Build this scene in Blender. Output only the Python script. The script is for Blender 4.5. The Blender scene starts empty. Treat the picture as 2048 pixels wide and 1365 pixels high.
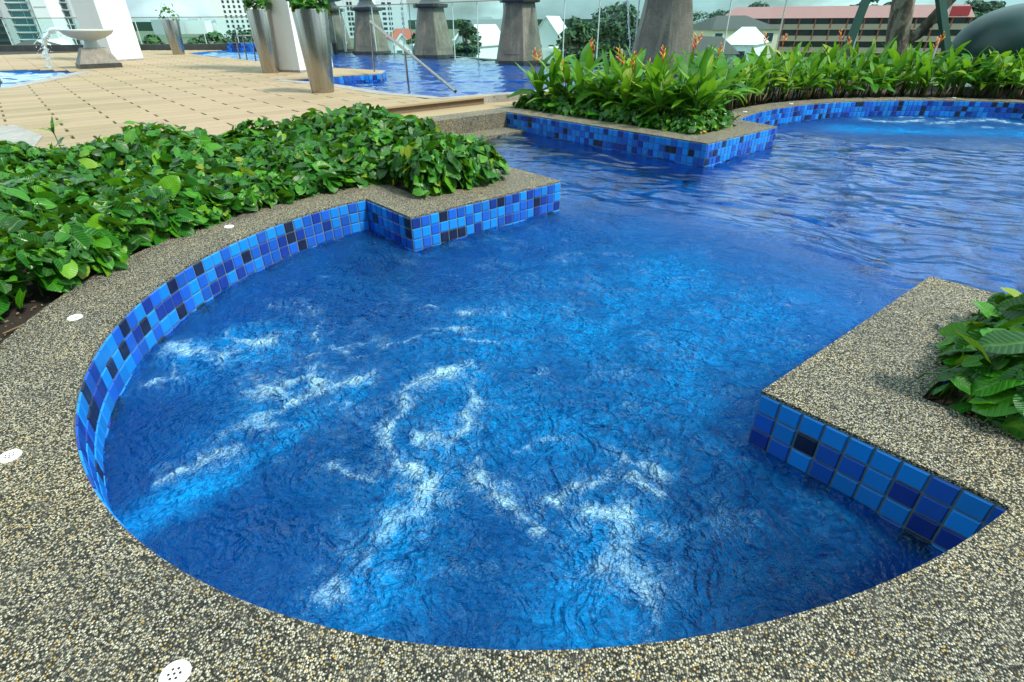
import bpy, bmesh, math, random
import numpy as np
from mathutils import Vector, Matrix
random.seed(7); rng = np.random.default_rng(11)
S = bpy.context.scene; COL = S.collection
# ------------------------------------------------------------------ camera
H = 1.133; F = 1075.5; PIT = .53792; ROLL = -.00655
cp, sp = math.cos(PIT), math.sin(PIT)
fw = np.array([0, cp, -sp]); up0 = np.array([0, sp, cp]); rt0 = np.array([1., 0, 0])
rt = rt0*math.cos(ROLL) + up0*math.sin(ROLL); up = up0*math.cos(ROLL) - rt0*math.sin(ROLL)
cam = bpy.data.objects.new('camera', bpy.data.cameras.new('camera')); COL.objects.link(cam)
cam.matrix_world = Matrix(((rt[0], up[0], -fw[0], 0), (rt[1], up[1], -fw[1], 0), (rt[2], up[2], -fw[2], H), (0, 0, 0, 1)))
cam.data.sensor_width = 36; cam.data.lens = 36*F/2048; cam.data.clip_start = .05; cam.data.clip_end = 4000
S.camera = cam
# ------------------------------------------------------------------ sky, sun, exposure
SUN_AZ, SUN_EL = math.radians(115), math.radians(52)      # azimuth clockwise from +Y
w = bpy.data.worlds.new('World'); S.world = w; w.use_nodes = True
nt = w.node_tree; nt.nodes.clear()
sky = nt.nodes.new('ShaderNodeTexSky'); sky.sky_type = 'NISHITA'; sky.sun_disc = False
sky.sun_elevation = SUN_EL; sky.sun_rotation = SUN_AZ; sky.dust_density = 1.5; sky.air_density = 1.0; sky.ozone_density = 1.2
skm = nt.nodes.new('ShaderNodeMix'); skm.data_type = 'RGBA'; skm.blend_type = 'MULTIPLY'; skm.inputs[0].default_value = 1
skm.inputs[7].default_value = (.075, .09, .09, 1); nt.links.new(sky.outputs[0], skm.inputs[6])
tc = nt.nodes.new('ShaderNodeTexCoord'); mp = nt.nodes.new('ShaderNodeMapping'); mp.inputs['Scale'].default_value = (1.2, 1.2, 2.6); mp.inputs['Location'].default_value = (3.7, 1.1, .4)
nz = nt.nodes.new('ShaderNodeTexNoise'); nz.inputs['Scale'].default_value = 1.3; nz.inputs['Detail'].default_value = 8; nz.inputs['Roughness'].default_value = .55
rp = nt.nodes.new('ShaderNodeValToRGB'); rp.color_ramp.elements[0].position = .33; rp.color_ramp.elements[1].position = .52
cm = nt.nodes.new('ShaderNodeMix'); cm.data_type = 'RGBA'; cm.inputs[7].default_value = (.86, 1.10, 1.20, 1)
bg = nt.nodes.new('ShaderNodeBackground'); bg.inputs[1].default_value = 1.0
ow = nt.nodes.new('ShaderNodeOutputWorld')
nt.links.new(tc.outputs['Generated'], mp.inputs[0]); nt.links.new(mp.outputs[0], nz.inputs[0]); nt.links.new(nz.outputs[0], rp.inputs[0])
nz2 = nt.nodes.new('ShaderNodeTexNoise'); nz2.inputs['Scale'].default_value = 2.2; nz2.inputs['Detail'].default_value = 6; nt.links.new(mp.outputs[0], nz2.inputs[0])
rp2 = nt.nodes.new('ShaderNodeValToRGB'); rp2.color_ramp.elements[0].position = .46; rp2.color_ramp.elements[1].position = .72; rp2.color_ramp.elements[0].color = (.55, .80, .86, 1); rp2.color_ramp.elements[1].color = (2.1, 2.75, 2.85, 1)
nt.links.new(nz2.outputs[0], rp2.inputs[0])
sz = nt.nodes.new('ShaderNodeSeparateXYZ'); nt.links.new(tc.outputs['Generated'], sz.inputs[0])          # overcast sky: a little brighter overhead than at the horizon
mz = nt.nodes.new('ShaderNodeMath'); mz.operation = 'MULTIPLY_ADD'; mz.use_clamp = False; nt.links.new(sz.outputs[2], mz.inputs[0]); mz.inputs[1].default_value = .15; mz.inputs[2].default_value = 1.0
mx = nt.nodes.new('ShaderNodeMath'); mx.operation = 'MAXIMUM'; nt.links.new(mz.outputs[0], mx.inputs[0]); mx.inputs[1].default_value = 1.0
vm = nt.nodes.new('ShaderNodeVectorMath'); vm.operation = 'SCALE'; nt.links.new(rp2.outputs[0], vm.inputs[0]); nt.links.new(mx.outputs[0], vm.inputs['Scale']); nt.links.new(vm.outputs[0], cm.inputs[7])
nt.links.new(rp.outputs[0], cm.inputs[0]); nt.links.new(skm.outputs[2], cm.inputs[6]); nt.links.new(cm.outputs[2], bg.inputs[0]); nt.links.new(bg.outputs[0], ow.inputs[0])
sun = bpy.data.objects.new('sun', bpy.data.lights.new('sun', 'SUN')); COL.objects.link(sun)
sun.data.energy = 4.6; sun.data.angle = math.radians(9); sun.data.color = (1, .95, .86)
sd = Vector((math.sin(SUN_AZ)*math.cos(SUN_EL), math.cos(SUN_AZ)*math.cos(SUN_EL), math.sin(SUN_EL)))
sun.rotation_euler = sd.to_track_quat('Z', 'Y').to_euler()
S.view_settings.view_transform = 'Standard'; S.view_settings.look = 'None'; S.view_settings.exposure = 0.14; S.view_settings.gamma = 1
S.cycles.use_denoising = True; S.cycles.max_bounces = 8; S.cycles.transmission_bounces = 6; S.cycles.transparent_max_bounces = 16
S.cycles.sample_clamp_indirect = 5; S.cycles.sample_clamp_direct = 8

# ------------------------------------------------------------------ pixels (of the 2048 px photograph) to places
def ray(x, y): return (x-1024)*rt - (y-682.5)*up + F*fw
def G(x, y, z=0.):
    d = ray(x, y); t = (z-H)/d[2]; return Vector((d[0]*t, d[1]*t, z))
def PX(x, y, Y):
    d = ray(x, y); t = Y/d[1]; return Vector((d[0]*t, Y, H+d[2]*t))
C1 = np.array([.095, 2.497]); AZ = math.radians(40.5)
Uu = np.array([math.cos(AZ), math.sin(AZ)]); Vv = np.array([-Uu[1], Uu[0]])
def W(u, v, z=0.):
    p = C1 + u*Uu + v*Vv; return Vector((p[0], p[1], z))
def UV(p):
    d = np.array([p[0], p[1]]) - C1; return float(d@Uu), float(d@Vv)

# ------------------------------------------------------------------ helpers
class NB:
    def __init__(s, name):
        s.m = bpy.data.materials.new(name); s.m.use_nodes = True; s.t = s.m.node_tree
        s.b = s.t.nodes['Principled BSDF']; s.o = s.t.nodes['Material Output']
    def put(s, sock, v):
        if isinstance(v, bpy.types.NodeSocket): s.t.links.new(v, sock)
        elif isinstance(v, (tuple, list)) and sock.type == 'RGBA' and len(v) == 3: sock.default_value = (*v, 1)
        else: sock.default_value = v
    def n(s, typ, ins=None, **at):
        nd = s.t.nodes.new('ShaderNode'+typ)
        for k, v in at.items(): setattr(nd, k, v)
        for k, v in (ins or {}).items(): s.put(nd.inputs[k], v)
        return nd
    def math(s, op, a, b=0., c=None):
        nd = s.n('Math', {0: a, 1: b}, operation=op)
        if c is not None: s.put(nd.inputs[2], c)
        return nd.outputs[0]
    def mix(s, f, a, b, bt='MIX'):
        nd = s.n('Mix', {0: f, 6: a, 7: b}, data_type='RGBA', blend_type=bt); return nd.outputs[2]
    def ramp(s, f, stops, interp='LINEAR'):
        nd = s.n('ValToRGB', {0: f}); r = nd.color_ramp; r.interpolation = interp
        while len(r.elements) < len(stops): r.elements.new(.5)
        for e, (p, c) in zip(r.elements, stops): e.position = p; e.color = (*c, 1) if len(c) == 3 else c
        return nd.outputs[0]
    def noise(s, scale, detail=3, vec=None, rough=.5, dist=0.):
        i = {'Scale': scale, 'Detail': detail, 'Roughness': rough, 'Distortion': dist}
        if vec is not None: i['Vector'] = vec
        return s.n('TexNoise', i).outputs[0]
    def pos(s): return s.n('NewGeometry').outputs['Position']
    def bump(s, h, dist, strength=1., nrm=None):
        i = {'Height': h, 'Distance': dist, 'Strength': strength}
        if nrm is not None: i['Normal'] = nrm
        return s.n('Bump', i).outputs[0]
    def p(s, **k):
        mp_ = {'col': 'Base Color', 'rough': 'Roughness', 'metal': 'Metallic', 'nrm': 'Normal', 'spec': 'Specular IOR Level', 'trans': 'Transmission Weight', 'ior': 'IOR', 'coat': 'Coat Weight'}
        for a, v in k.items(): s.put(s.b.inputs[mp_[a]], v)
        return s.m
def plain(name, col, rough=.6, metal=0., var=.12, scale=6., bump=0.):
    b = NB(name); ps = b.pos()
    f = b.noise(scale, 5, ps, .6)
    c = b.mix(f, tuple(x*(1-var) for x in col), tuple(min(1, x*(1+var)) for x in col))
    k = dict(col=c, rough=rough, metal=metal)
    if bump: k['nrm'] = b.bump(b.noise(scale*8, 4, ps), bump)
    return b.p(**k)

def link(name, me, mat=None, parent=None, mw=None):
    o = bpy.data.objects.new(name, me); COL.objects.link(o)
    if mat and not me.materials: me.materials.append(mat)
    if parent is not None: o.parent = parent
    if mw is not None: o.matrix_local = mw
    return o
def mesh(name, vs, fs, mat=None, smooth=False):
    me = bpy.data.meshes.new(name); me.from_pydata([tuple(v) for v in vs], [], fs); me.update()
    if mat: me.materials.append(mat)
    if smooth: me.polygons.foreach_set('use_smooth', [True]*len(me.polygons))
    return me
class MB:
    def __init__(s): s.v = []; s.f = []
    def add(s, vs, fs):
        o = len(s.v); s.v += [tuple(v) for v in vs]; s.f += [tuple(i+o for i in f) for f in fs]; return s
    def box(s, c, d, rz=0., taper=1.):
        cx, cy, cz = c; x, y, z = d[0]/2, d[1]/2, d[2]/2; ca, sa = math.cos(rz), math.sin(rz); vs = []
        for k, t in ((-z, 1), (z, taper)):
            for a, b in ((-x, -y), (x, -y), (x, y), (-x, y)):
                a *= t; b *= t; vs.append((cx+a*ca-b*sa, cy+a*sa+b*ca, cz+k))
        return s.add(vs, [(3, 2, 1, 0), (4, 5, 6, 7), (0, 1, 5, 4), (1, 2, 6, 5), (2, 3, 7, 6), (3, 0, 4, 7)])
    def prism(s, poly, z0, z1):
        n = len(poly); vs = [(p[0], p[1], z0) for p in poly] + [(p[0], p[1], z1) for p in poly]
        return s.add(vs, [tuple(range(n-1, -1, -1)), tuple(range(n, 2*n))] + [(i, (i+1) % n, n+(i+1) % n, n+i) for i in range(n)])
    def lathe(s, prof, c=(0, 0, 0), seg=32, rot=0.):
        vs = []; fs = []
        for r, z in prof:
            for k in range(seg):
                a = rot + 2*math.pi*k/seg; vs.append((c[0]+r*math.cos(a), c[1]+r*math.sin(a), c[2]+z))
        for i in range(len(prof)-1):
            for k in range(seg):
                k2 = (k+1) % seg; fs.append((i*seg+k, i*seg+k2, (i+1)*seg+k2, (i+1)*seg+k))
        return s.add(vs, fs)
    def tube(s, pts, rad, seg=8):
        pts = [Vector(p) for p in pts]; n = len(pts)
        if not hasattr(rad, '__len__'): rad = [rad]*n
        vs = []; fs = []
        for i, p in enumerate(pts):
            d = (pts[min(i+1, n-1)] - pts[max(i-1, 0)]).normalized()
            a = d.cross(Vector((0, 0, 1))) if abs(d.z) < .95 else d.cross(Vector((0, 1, 0)))
            a.normalize(); b = d.cross(a)
            for k in range(seg):
                t = 2*math.pi*k/seg; vs.append(p + (a*math.cos(t)+b*math.sin(t))*rad[i])
        for i in range(n-1):
            for k in range(seg):
                k2 = (k+1) % seg; fs.append((i*seg+k, (i+1)*seg+k, (i+1)*seg+k2, i*seg+k2))
        fs.append(tuple(range(seg))); fs.append(tuple((n-1)*seg+k for k in range(seg-1, -1, -1)))
        return s.add(vs, fs)
    def mesh(s, name, mat=None, smooth=False): return mesh(name, s.v, s.f, mat, smooth)
    def build(s, name, mat, parent=None, smooth=False): return link(name, s.mesh(name, mat, smooth), None, parent)
def tag(o, label=None, cat=None, group=None, kind=None):
    if label: o['label'] = label
    if cat: o['category'] = cat
    if group: o['group'] = group
    if kind: o['kind'] = kind
    return o
def thing(name, label, cat, loc=(0, 0, 0), rz=0., group=None):
    o = bpy.data.objects.new(name, None); COL.objects.link(o); o.location = loc; o.rotation_euler = (0, 0, rz); o.empty_display_size = .1
    return tag(o, label, cat, group)
def smooth_by_angle(o, ang=40):
    me = o.data; me.polygons.foreach_set('use_smooth', [True]*len(me.polygons))
    try: me.set_sharp_from_angle(angle=math.radians(ang))
    except Exception: pass
    return o
def inpoly(x, y, poly):
    x = np.asarray(x, float); y = np.asarray(y, float); r = np.zeros(x.shape, bool); n = len(poly)
    for i in range(n):
        x1, y1 = poly[i][0], poly[i][1]; x2, y2 = poly[(i+1) % n][0], poly[(i+1) % n][1]
        if y1 == y2: continue
        c = ((y1 > y) != (y2 > y)) & (x < (x2-x1)*(y-y1)/(y2-y1)+x1); r ^= c
    return r
def segdist(px, py, a, b):
    ax, ay, bx, by = a[0], a[1], b[0], b[1]; dx, dy = bx-ax, by-ay; L = dx*dx+dy*dy+1e-12
    t = np.clip(((px-ax)*dx+(py-ay)*dy)/L, 0, 1); return np.hypot(px-ax-t*dx, py-ay-t*dy)
def polydist(px, py, poly, closed=True):
    d = np.full(np.shape(px), 1e9); n = len(poly)
    for i in range(n if closed else n-1): d = np.minimum(d, segdist(px, py, poly[i], poly[(i+1) % n]))
    return d
def vnoise(x, y, seed=0):
    xi = np.floor(x).astype(np.int64); yi = np.floor(y).astype(np.int64); fx = x-xi; fy = y-yi
    def h(a, b):
        n = (a*374761393 + b*668265263 + seed*1274126177) & 0x7fffffff
        n = ((n ^ (n >> 13))*1274126177) & 0x7fffffff; return ((n ^ (n >> 16)) & 0xffff)/65535.*2-1
    sx = fx*fx*fx*(fx*(fx*6-15)+10); sy = fy*fy*fy*(fy*(fy*6-15)+10)
    a = h(xi, yi)*(1-sx)+h(xi+1, yi)*sx; b = h(xi, yi+1)*(1-sx)+h(xi+1, yi+1)*sx
    return a*(1-sy)+b*sy
def fbm(x, y, oct=4, seed=0, gain=.5):
    t = 0; a = 1.
    for k in range(oct): t = t + a*vnoise(x*2**k+17.3*k, y*2**k-9.1*k, seed+k); a *= gain
    return t

# ------------------------------------------------------------------ materials
def m_pebble():
    b = NB('pebble_wash'); ps = b.pos()
    v = b.n('TexVoronoi', {'Vector': ps, 'Scale': 205., 'Randomness': 1.})
    cell = b.n('SeparateColor', {0: v.outputs['Color']})
    big = b.noise(1.6, 4, ps); mid = b.noise(14, 3, ps)
    c = b.ramp(cell.outputs[0], [(0, (.025, .027, .022)), (.18, (.075, .075, .058)), (.34, (.19, .185, .15)), (.46, (.37, .345, .265)), (.64, (.54, .505, .39)), (.84, (.76, .72, .58)), (.94, (.58, .40, .12)), (1, (.42, .17, .05))], 'CONSTANT')
    edge = b.ramp(v.outputs['Distance'], [(.0, (1, 1, 1)), (.48, (.9, .9, .9)), (.68, (.06, .07, .06))])
    c = b.mix(1, c, edge, 'MULTIPLY')
    c = b.mix(1, c, b.ramp(big, [(.3, (.74, .76, .78)), (.5, (1., .98, .93)), (.7, (1.18, 1.10, .90))]), 'MULTIPLY')
    c = b.mix(b.ramp(mid, [(.45, (0, 0, 0)), (.75, (.4, .4, .4))]), c, (.11, .105, .085))
    hh = b.math('SUBTRACT', 1., b.math('MULTIPLY', v.outputs['Distance'], 1.3))
    return b.p(col=c, rough=.72, nrm=b.bump(hh, .006, .9))
M = {}
M['pebble'] = m_pebble()
def m_tile(name, col):
    b = NB(name); r = b.n('ObjectInfo').outputs['Random']; ps = b.pos()
    lo = tuple(x*.78 for x in col); hi = tuple(min(1, x*1.16) for x in col)
    c = b.mix(r, lo, hi); c = b.mix(b.math('MULTIPLY', b.noise(9, 4, ps), .22), c, (.10, .16, .20))
    return b.p(col=c, rough=.22, spec=.22, nrm=b.bump(b.noise(40, 2, ps), .0015, .5))
M['t0'] = m_tile('tile_sky_blue', (.003, .235, .78)); M['t1'] = m_tile('tile_royal_blue', (.005, .105, .58))
M['t2'] = m_tile('tile_deep_blue', (.003, .03, .29)); M['t3'] = m_tile('tile_midnight', (.004, .006, .045))
M['grout'] = plain('tile_grout', (.10, .17, .19), .85, scale=20)
M['poolwall'] = plain('submerged_wall_blue', (.004, .17, .52), .4, scale=12)
def m_floor():
    b = NB('pool_floor_tiles'); a = b.n('Attribute', attribute_name='cv').outputs['Fac']
    c = b.ramp(a, [(0, (.006, .25, .56)), (.42, (.004, .15, .42)), (.70, (.002, .08, .27)), (.88, (.001, .02, .11))], 'CONSTANT'); return b.p(col=c, rough=.25)
M['floor'] = m_floor()
def m_board():
    b = NB('timber_look_paver'); ps = b.pos()
    vr = b.n('VectorRotate', {'Vector': ps, 'Axis': (0, 0, 1), 'Angle': -AZ}, rotation_type='AXIS_ANGLE').outputs[0]
    st = b.n('Mapping', {'Vector': vr, 'Scale': (1.2, 26., 1.)}).outputs[0]
    g = b.noise(1.6, 4, st, .6); r = b.n('ObjectInfo').outputs['Random']; a = b.n('Attribute', attribute_name='cv').outputs['Fac']
    t = b.math('FRACT', b.math('ADD', r, a))
    c = b.ramp(t, [(0, (.26, .20, .10)), (.35, (.37, .285, .15)), (.65, (.35, .255, .145)), (1, (.22, .17, .085))])
    c = b.mix(b.ramp(g, [(.35, (0, 0, 0)), (.7, (.55, .55, .55))]), c, (.36, .26, .13))
    big = b.noise(.35, 3, ps); c = b.mix(b.ramp(big, [(.42, (0, 0, 0)), (.62, (.5, .5, .5))]), c, (.41, .285, .19))
    c = b.mix(b.math('MULTIPLY', b.noise(2.2, 6, ps, .7), .35), c, (.33, .28, .2))
    wv = b.n('TexWave', {'Vector': vr, 'Scale': 14., 'Distortion': .6, 'Detail': 1.}, bands_direction='Y').outputs['Fac']
    return b.p(col=c, rough=.7, nrm=b.bump(wv, .004, .55))
M['board'] = m_board()
M['gap'] = plain('joint_dark', (.03, .024, .018), .9)
def m_granite(name, c0, c1, sc=160, rough=.55):
    b = NB(name); ps = b.pos(); v = b.n('TexVoronoi', {'Vector': ps, 'Scale': float(sc)})
    f = b.n('SeparateColor', {0: v.outputs['Color']}).outputs[0]
    c = b.mix(f, c0, c1); n1 = b.noise(3, 6, ps, .65)
    c = b.mix(b.ramp(n1, [(.38, (0, 0, 0)), (.7, (.55, .55, .55))]), c, tuple(x*.55 for x in c0))
    sk = b.noise(1., 5, b.n('Mapping', {'Vector': ps, 'Scale': (9., 9., .6)}).outputs[0])
    c = b.mix(b.ramp(sk, [(.52, (0, 0, 0)), (.75, (.4, .4, .4))]), c, tuple(min(1, x*1.5) for x in c1))
    return b.p(col=c, rough=rough, nrm=b.bump(f, .002, .4))
M['granite'] = m_granite('brown_grey_granite', (.10, .095, .075), (.26, .235, .185), 90)
M['granite_dark'] = m_granite('dark_granite', (.03, .033, .033), (.075, .078, .072), 110, .4)
M['granite_grey'] = m_granite('grey_granite_coping', (.22, .21, .19), (.42, .40, .36), 150)
M['soil'] = plain('dark_soil', (.035, .024, .016), .95, var=.5, scale=25, bump=.02)
M['white'] = plain('white_plastic', (.80, .82, .80), .35, var=.03)
M['hole'] = plain('drain_hole', (.02, .02, .02), .8)
M['steel'] = None
def m_steel():
    b = NB('brushed_steel'); ps = b.pos()
    n = b.noise(1., 4, b.n('Mapping', {'Vector': ps, 'Scale': (40., 40., 1.)}).outputs[0])
    return b.p(col=b.mix(n, (.30, .28, .24), (.46, .45, .42)), metal=1., rough=b.math('MULTIPLY_ADD', n, .12, .2))
M['steel'] = m_steel()
M['plaster'] = plain('white_render', (.70, .73, .75), .75, var=.05, scale=4, bump=.002)
M['bowl'] = plain('pale_bowl_stone', (.55, .58, .55), .4, var=.08)
M['bowl_teal'] = plain('teal_glazed_bowl', (.02, .17, .24), .25, var=.15)
M['sphere'] = plain('dark_green_shell', (.004, .035, .033), .4, var=.2, scale=3)
M['stake'] = plain('green_painted_stake', (.01, .07, .05), .5)
M['bark'] = None
def m_bark():
    b = NB('mottled_bark'); ps = b.pos(); n = b.noise(7, 6, b.n('Mapping', {'Vector': ps, 'Scale': (1., 1., .5)}).outputs[0], .7)
    c = b.ramp(n, [(.3, (.03, .028, .02)), (.48, (.10, .09, .065)), (.58, (.26, .25, .2)), (.72, (.12, .12, .07))]); return b.p(col=c, rough=.9, nrm=b.bump(n, .03))
M['bark'] = m_bark()
def m_leaf(name, stops, veins=26., trans=.22, rough=.32, coat=.0, vs=.45):
    b = NB(name); r = b.n('ObjectInfo').outputs['Random']; a = b.n('Attribute', attribute_name='cv').outputs['Fac']
    t = b.math('FRACT', b.math('ADD', r, a)); c = b.ramp(t, stops)
    uv = b.n('UVMap').outputs[0]; sx = b.n('SeparateXYZ', {0: uv})
    au = b.math('ABSOLUTE', b.math('SUBTRACT', sx.outputs[0], .5))
    ph = b.math('MULTIPLY', b.math('SUBTRACT', sx.outputs[1], b.math('MULTIPLY', au, 1.05)), veins)
    w1 = b.math('POWER', b.math('ABSOLUTE', b.math('SINE', ph)), 6.)
    mid = b.math('SUBTRACT', 1., b.math('MINIMUM', b.math('MULTIPLY', au, 22.), 1.))
    vn = b.math('MAXIMUM', b.math('MULTIPLY', w1, .55), mid)
    c = b.mix(b.math('MULTIPLY', vn, vs*.45), c, tuple(min(1., x*1.9+.03) for x in stops[-2][1]))
    c = b.mix(b.math('MULTIPLY', b.noise(30, 3, b.pos()), .35), c, tuple(x*.4 for x in stops[0][1]))
    nr = b.bump(b.math('SUBTRACT', 1., vn), .004, .6)
    b.p(col=c, rough=rough, nrm=nr, coat=coat, spec=.38)
    tr = b.n('BsdfTranslucent', {'Color': b.mix(.5, c, (.25, .5, .02))})
    ms = b.n('MixShader', {0: trans, 1: b.b.outputs[0], 2: tr.outputs[0]}); b.t.links.new(ms.outputs[0], b.o.inputs[0])
    return b.m
M['leaf'] = m_leaf('glossy_heart_leaf', [(0, (.003, .045, .005)), (.35, (.006, .105, .008)), (.65, (.018, .18, .006)), (.85, (.06, .28, .008)), (.96, (.15, .37, .012)), (1, (.30, .34, .02))])
M['heli'] = m_leaf('heliconia_leaf', [(0, (.014, .12, .01)), (.3, (.04, .25, .01)), (.6, (.11, .37, .012)), (.88, (.22, .47, .02)), (1, (.36, .46, .03))], veins=60., rough=.42, vs=.35, trans=.35)
M['dry'] = plain('dry_stem', (.16, .10, .045), .85, var=.4, scale=30)
M['stemg'] = plain('green_stem', (.05, .14, .02), .5, var=.3, scale=20)
M['flower'] = None
def m_flower():
    b = NB('heliconia_bract'); r = b.n('ObjectInfo').outputs['Random']; uv = b.n('Attribute', attribute_name='cv').outputs['Fac']
    c = b.ramp(uv, [(0, (.62, .05, .01)), (.45, (.85, .20, .01)), (.8, (.92, .42, .03)), (1, (.8, .62, .1))]); c = b.mix(b.math('MULTIPLY', r, .35), c, (.5, .03, .02)); return b.p(col=c, rough=.4)
M['flower'] = m_flower()
def m_tree():
    b = NB('tree_foliage'); a = b.n('Attribute', attribute_name='cv').outputs['Fac']; r = b.n('ObjectInfo').outputs['Random']
    c = b.ramp(a, [(0, (.012, .04, .018)), (.4, (.022, .075, .025)), (.8, (.045, .13, .03)), (1, (.08, .18, .04))]); c = b.mix(b.math('MULTIPLY', r, .4), c, (.012, .06, .045))
    return b.p(col=c, rough=.7)
M['tree'] = m_tree()
M['glass'] = None
def m_glass():
    b = NB('balustrade_glass'); t = b.n('BsdfTransparent', {0: (.87, .97, .955)}); g = b.n('BsdfGlossy', {'Color': (.95, 1, 1), 'Roughness': .02})
    f = b.n('LayerWeight', {'Blend': .5}); fa = b.math('MULTIPLY_ADD', b.math('POWER', f.outputs['Facing'], 4.), .3, .012); ms = b.n('MixShader', {0: fa, 1: t.outputs[0], 2: g.outputs[0]}); b.t.links.new(ms.outputs[0], b.o.inputs[0]); return b.m
M['glass'] = m_glass()
M['stream'] = None
def m_stream():
    b = NB('falling_water'); b.p(col=(.85, .95, 1), rough=.08, trans=.75, ior=1.33); return b.m
M['stream'] = m_stream()
M['pane'] = plain('window_glass_dark', (.02, .035, .045), .15)
M['pane_teal'] = plain('window_glass_teal', (.06, .17, .19), .12)
M['wall_white'] = plain('painted_wall_white', (.72, .76, .76), .8, var=.05, scale=.4)
M['wall_grey'] = plain('painted_wall_grey', (.38, .43, .45), .8, var=.08, scale=.4)
M['wall_cream'] = plain('painted_wall_cream', (.62, .55, .38), .8, var=.06, scale=.5)
M['wall_peach'] = plain('painted_parapet_peach', (.46, .33, .25), .8, var=.06, scale=.5)
M['roof_pink'] = plain('pink_metal_roof', (.34, .15, .145), .6, var=.08, scale=.6)
M['roof_dark'] = plain('dark_roof_tiles', (.055, .055, .052), .8, var=.3, scale=3)
M['roof_red'] = plain('red_roof_tiles', (.33, .09, .055), .8, var=.25, scale=3)
M['roof_white'] = plain('pale_metal_roof', (.62, .66, .64), .6, var=.06)
M['ground'] = plain('town_ground', (.09, .12, .07), .95, var=.4, scale=.05)
M['conc'] = plain('podium_concrete', (.3, .3, .28), .9)
M['red'] = plain('red_sign', (.5, .03, .04), .6)

# ------------------------------------------------------------------ water
def m_water():
    b = NB('pool_water'); ps = b.pos()
    fo = b.n('Attribute', attribute_name='foam').outputs['Fac']; ae = b.n('Attribute', attribute_name='aer').outputs['Fac']; ag = b.n('Attribute', attribute_name='agit').outputs['Fac']
    def ridge(sc, dist):
        n = b.noise(sc, 2, ps, .5, dist); return b.math('SUBTRACT', 1., b.math('ABSOLUTE', b.math('MULTIPLY_ADD', n, 3., -1.5)))
    r1 = ridge(5.5, 1.8); r2 = ridge(15., 1.3); n1 = b.noise(38., 3, ps, .6, .6); n2 = b.noise(90., 2, ps, .5, .3)
    h = b.math('ADD', b.math('ADD', b.math('MULTIPLY', r1, .8), b.math('MULTIPLY', r2, .45)), b.math('ADD', b.math('MULTIPLY', n1, .55), b.math('MULTIPLY', n2, .30)))
    bp = b.n('Bump', {'Height': h, 'Distance': .05}); b.put(bp.inputs['Strength'], b.math('MULTIPLY_ADD', ag, 1.25, .022)); nr = bp.outputs[0]
    b.p(col=(.07, .50, .92), rough=.012, trans=1., ior=1.38, nrm=nr)
    mo = b.noise(30., 5, ps, .75, 1.2)
    mot = b.n('MapRange', {0: b.math('ADD', b.math('MULTIPLY', mo, .7), b.math('MULTIPLY', r2, .22)), 1: .42, 2: .66}).outputs[0]
    aem = b.math('MINIMUM', b.math('MULTIPLY', b.math('MULTIPLY_ADD', mot, .8, .28), b.math('MULTIPLY_ADD', ag, .16, ae)), .9)
    sc = b.n('BsdfDiffuse', {'Color': (.006, .34, .86), 'Normal': nr})
    m1 = b.n('MixShader', {0: b.math('MULTIPLY', aem, .85), 1: b.b.outputs[0], 2: sc.outputs[0]})
    v = b.n('TexVoronoi', {'Vector': ps, 'Scale': 170.}).outputs['Distance']
    bub = b.math('SUBTRACT', b.math('ADD', fo, b.math('MULTIPLY_ADD', n1, .6, -.3)), b.math('MULTIPLY_ADD', v, .42, .10))
    ff = b.n('MapRange', {0: bub, 1: -.16, 2: .62}).outputs[0]
    f2 = b.math('MULTIPLY', ff, b.math('MINIMUM', b.math('MULTIPLY', fo, 2.6), .85))
    fb = b.n('BsdfDiffuse', {'Color': (.48, .80, .95), 'Normal': nr})
    m2 = b.n('MixShader', {0: f2, 1: m1.outputs[0], 2: fb.outputs[0]}); b.t.links.new(m2.outputs[0], b.o.inputs[0]); return b.m
M['water'] = m_water()
def attr(me, name, arr, dom='POINT'):
    a = me.attributes.new(name, 'FLOAT', dom); a.data.foreach_set('value', np.asarray(arr, np.float32))
def grid_water(name, poly, step, z, wave, lo, hi, margin=.02, extra=None):
    """poly in a local 2d frame given by frame(u,v)->xyz"""
    us = np.arange(lo[0], hi[0], step); vs = np.arange(lo[1], hi[1], step)
    Ug, Vg = np.meshgrid(us, vs, indexing='ij')
    ins = inpoly(Ug, Vg, poly) | (polydist(Ug, Vg, poly) < margin)
    cell = ins[:-1, :-1] & ins[1:, :-1] & ins[:-1, 1:] & ins[1:, 1:]
    used = np.zeros(ins.shape, bool)
    for a, b_ in ((0, 0), (1, 0), (0, 1), (1, 1)): used[a:a+cell.shape[0], b_:b_+cell.shape[1]] |= cell
    idx = np.full(ins.shape, -1, np.int64); idx[used] = np.arange(used.sum())
    u = Ug[used]; v = Vg[used]; return u, v, idx, cell
def finish_grid(name, X, Y, Z, idx, cell, mat):
    i, j = np.nonzero(cell)
    q = np.stack([idx[i, j], idx[i+1, j], idx[i+1, j+1], idx[i, j+1]], 1)
    me = bpy.data.meshes.new(name); me.vertices.add(len(X)); me.vertices.foreach_set('co', np.stack([X, Y, Z], 1).astype(np.float32).ravel())
    me.loops.add(q.size); me.loops.foreach_set('vertex_index', q.ravel().astype(np.int32))
    me.polygons.add(len(q)); me.polygons.foreach_set('loop_start', np.arange(0, q.size, 4, dtype=np.int32)); me.polygons.foreach_set('loop_total', np.full(len(q), 4, np.int32))
    me.update(calc_edges=True); me.polygons.foreach_set('use_smooth', np.ones(len(q), bool)); me.materials.append(mat); return me

# ------------------------------------------------------------------ pool outline in (u, v), metres
R1 = 1.884; R2 = 2.28; ZW = -.24; T = .075
farc = [(-1.19+6.64, 1.93)]
FC = np.array([6.64, -1.78]); FR = 3.9
a0 = math.atan2(1.95-FC[1], 5.45-FC[0])
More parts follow.
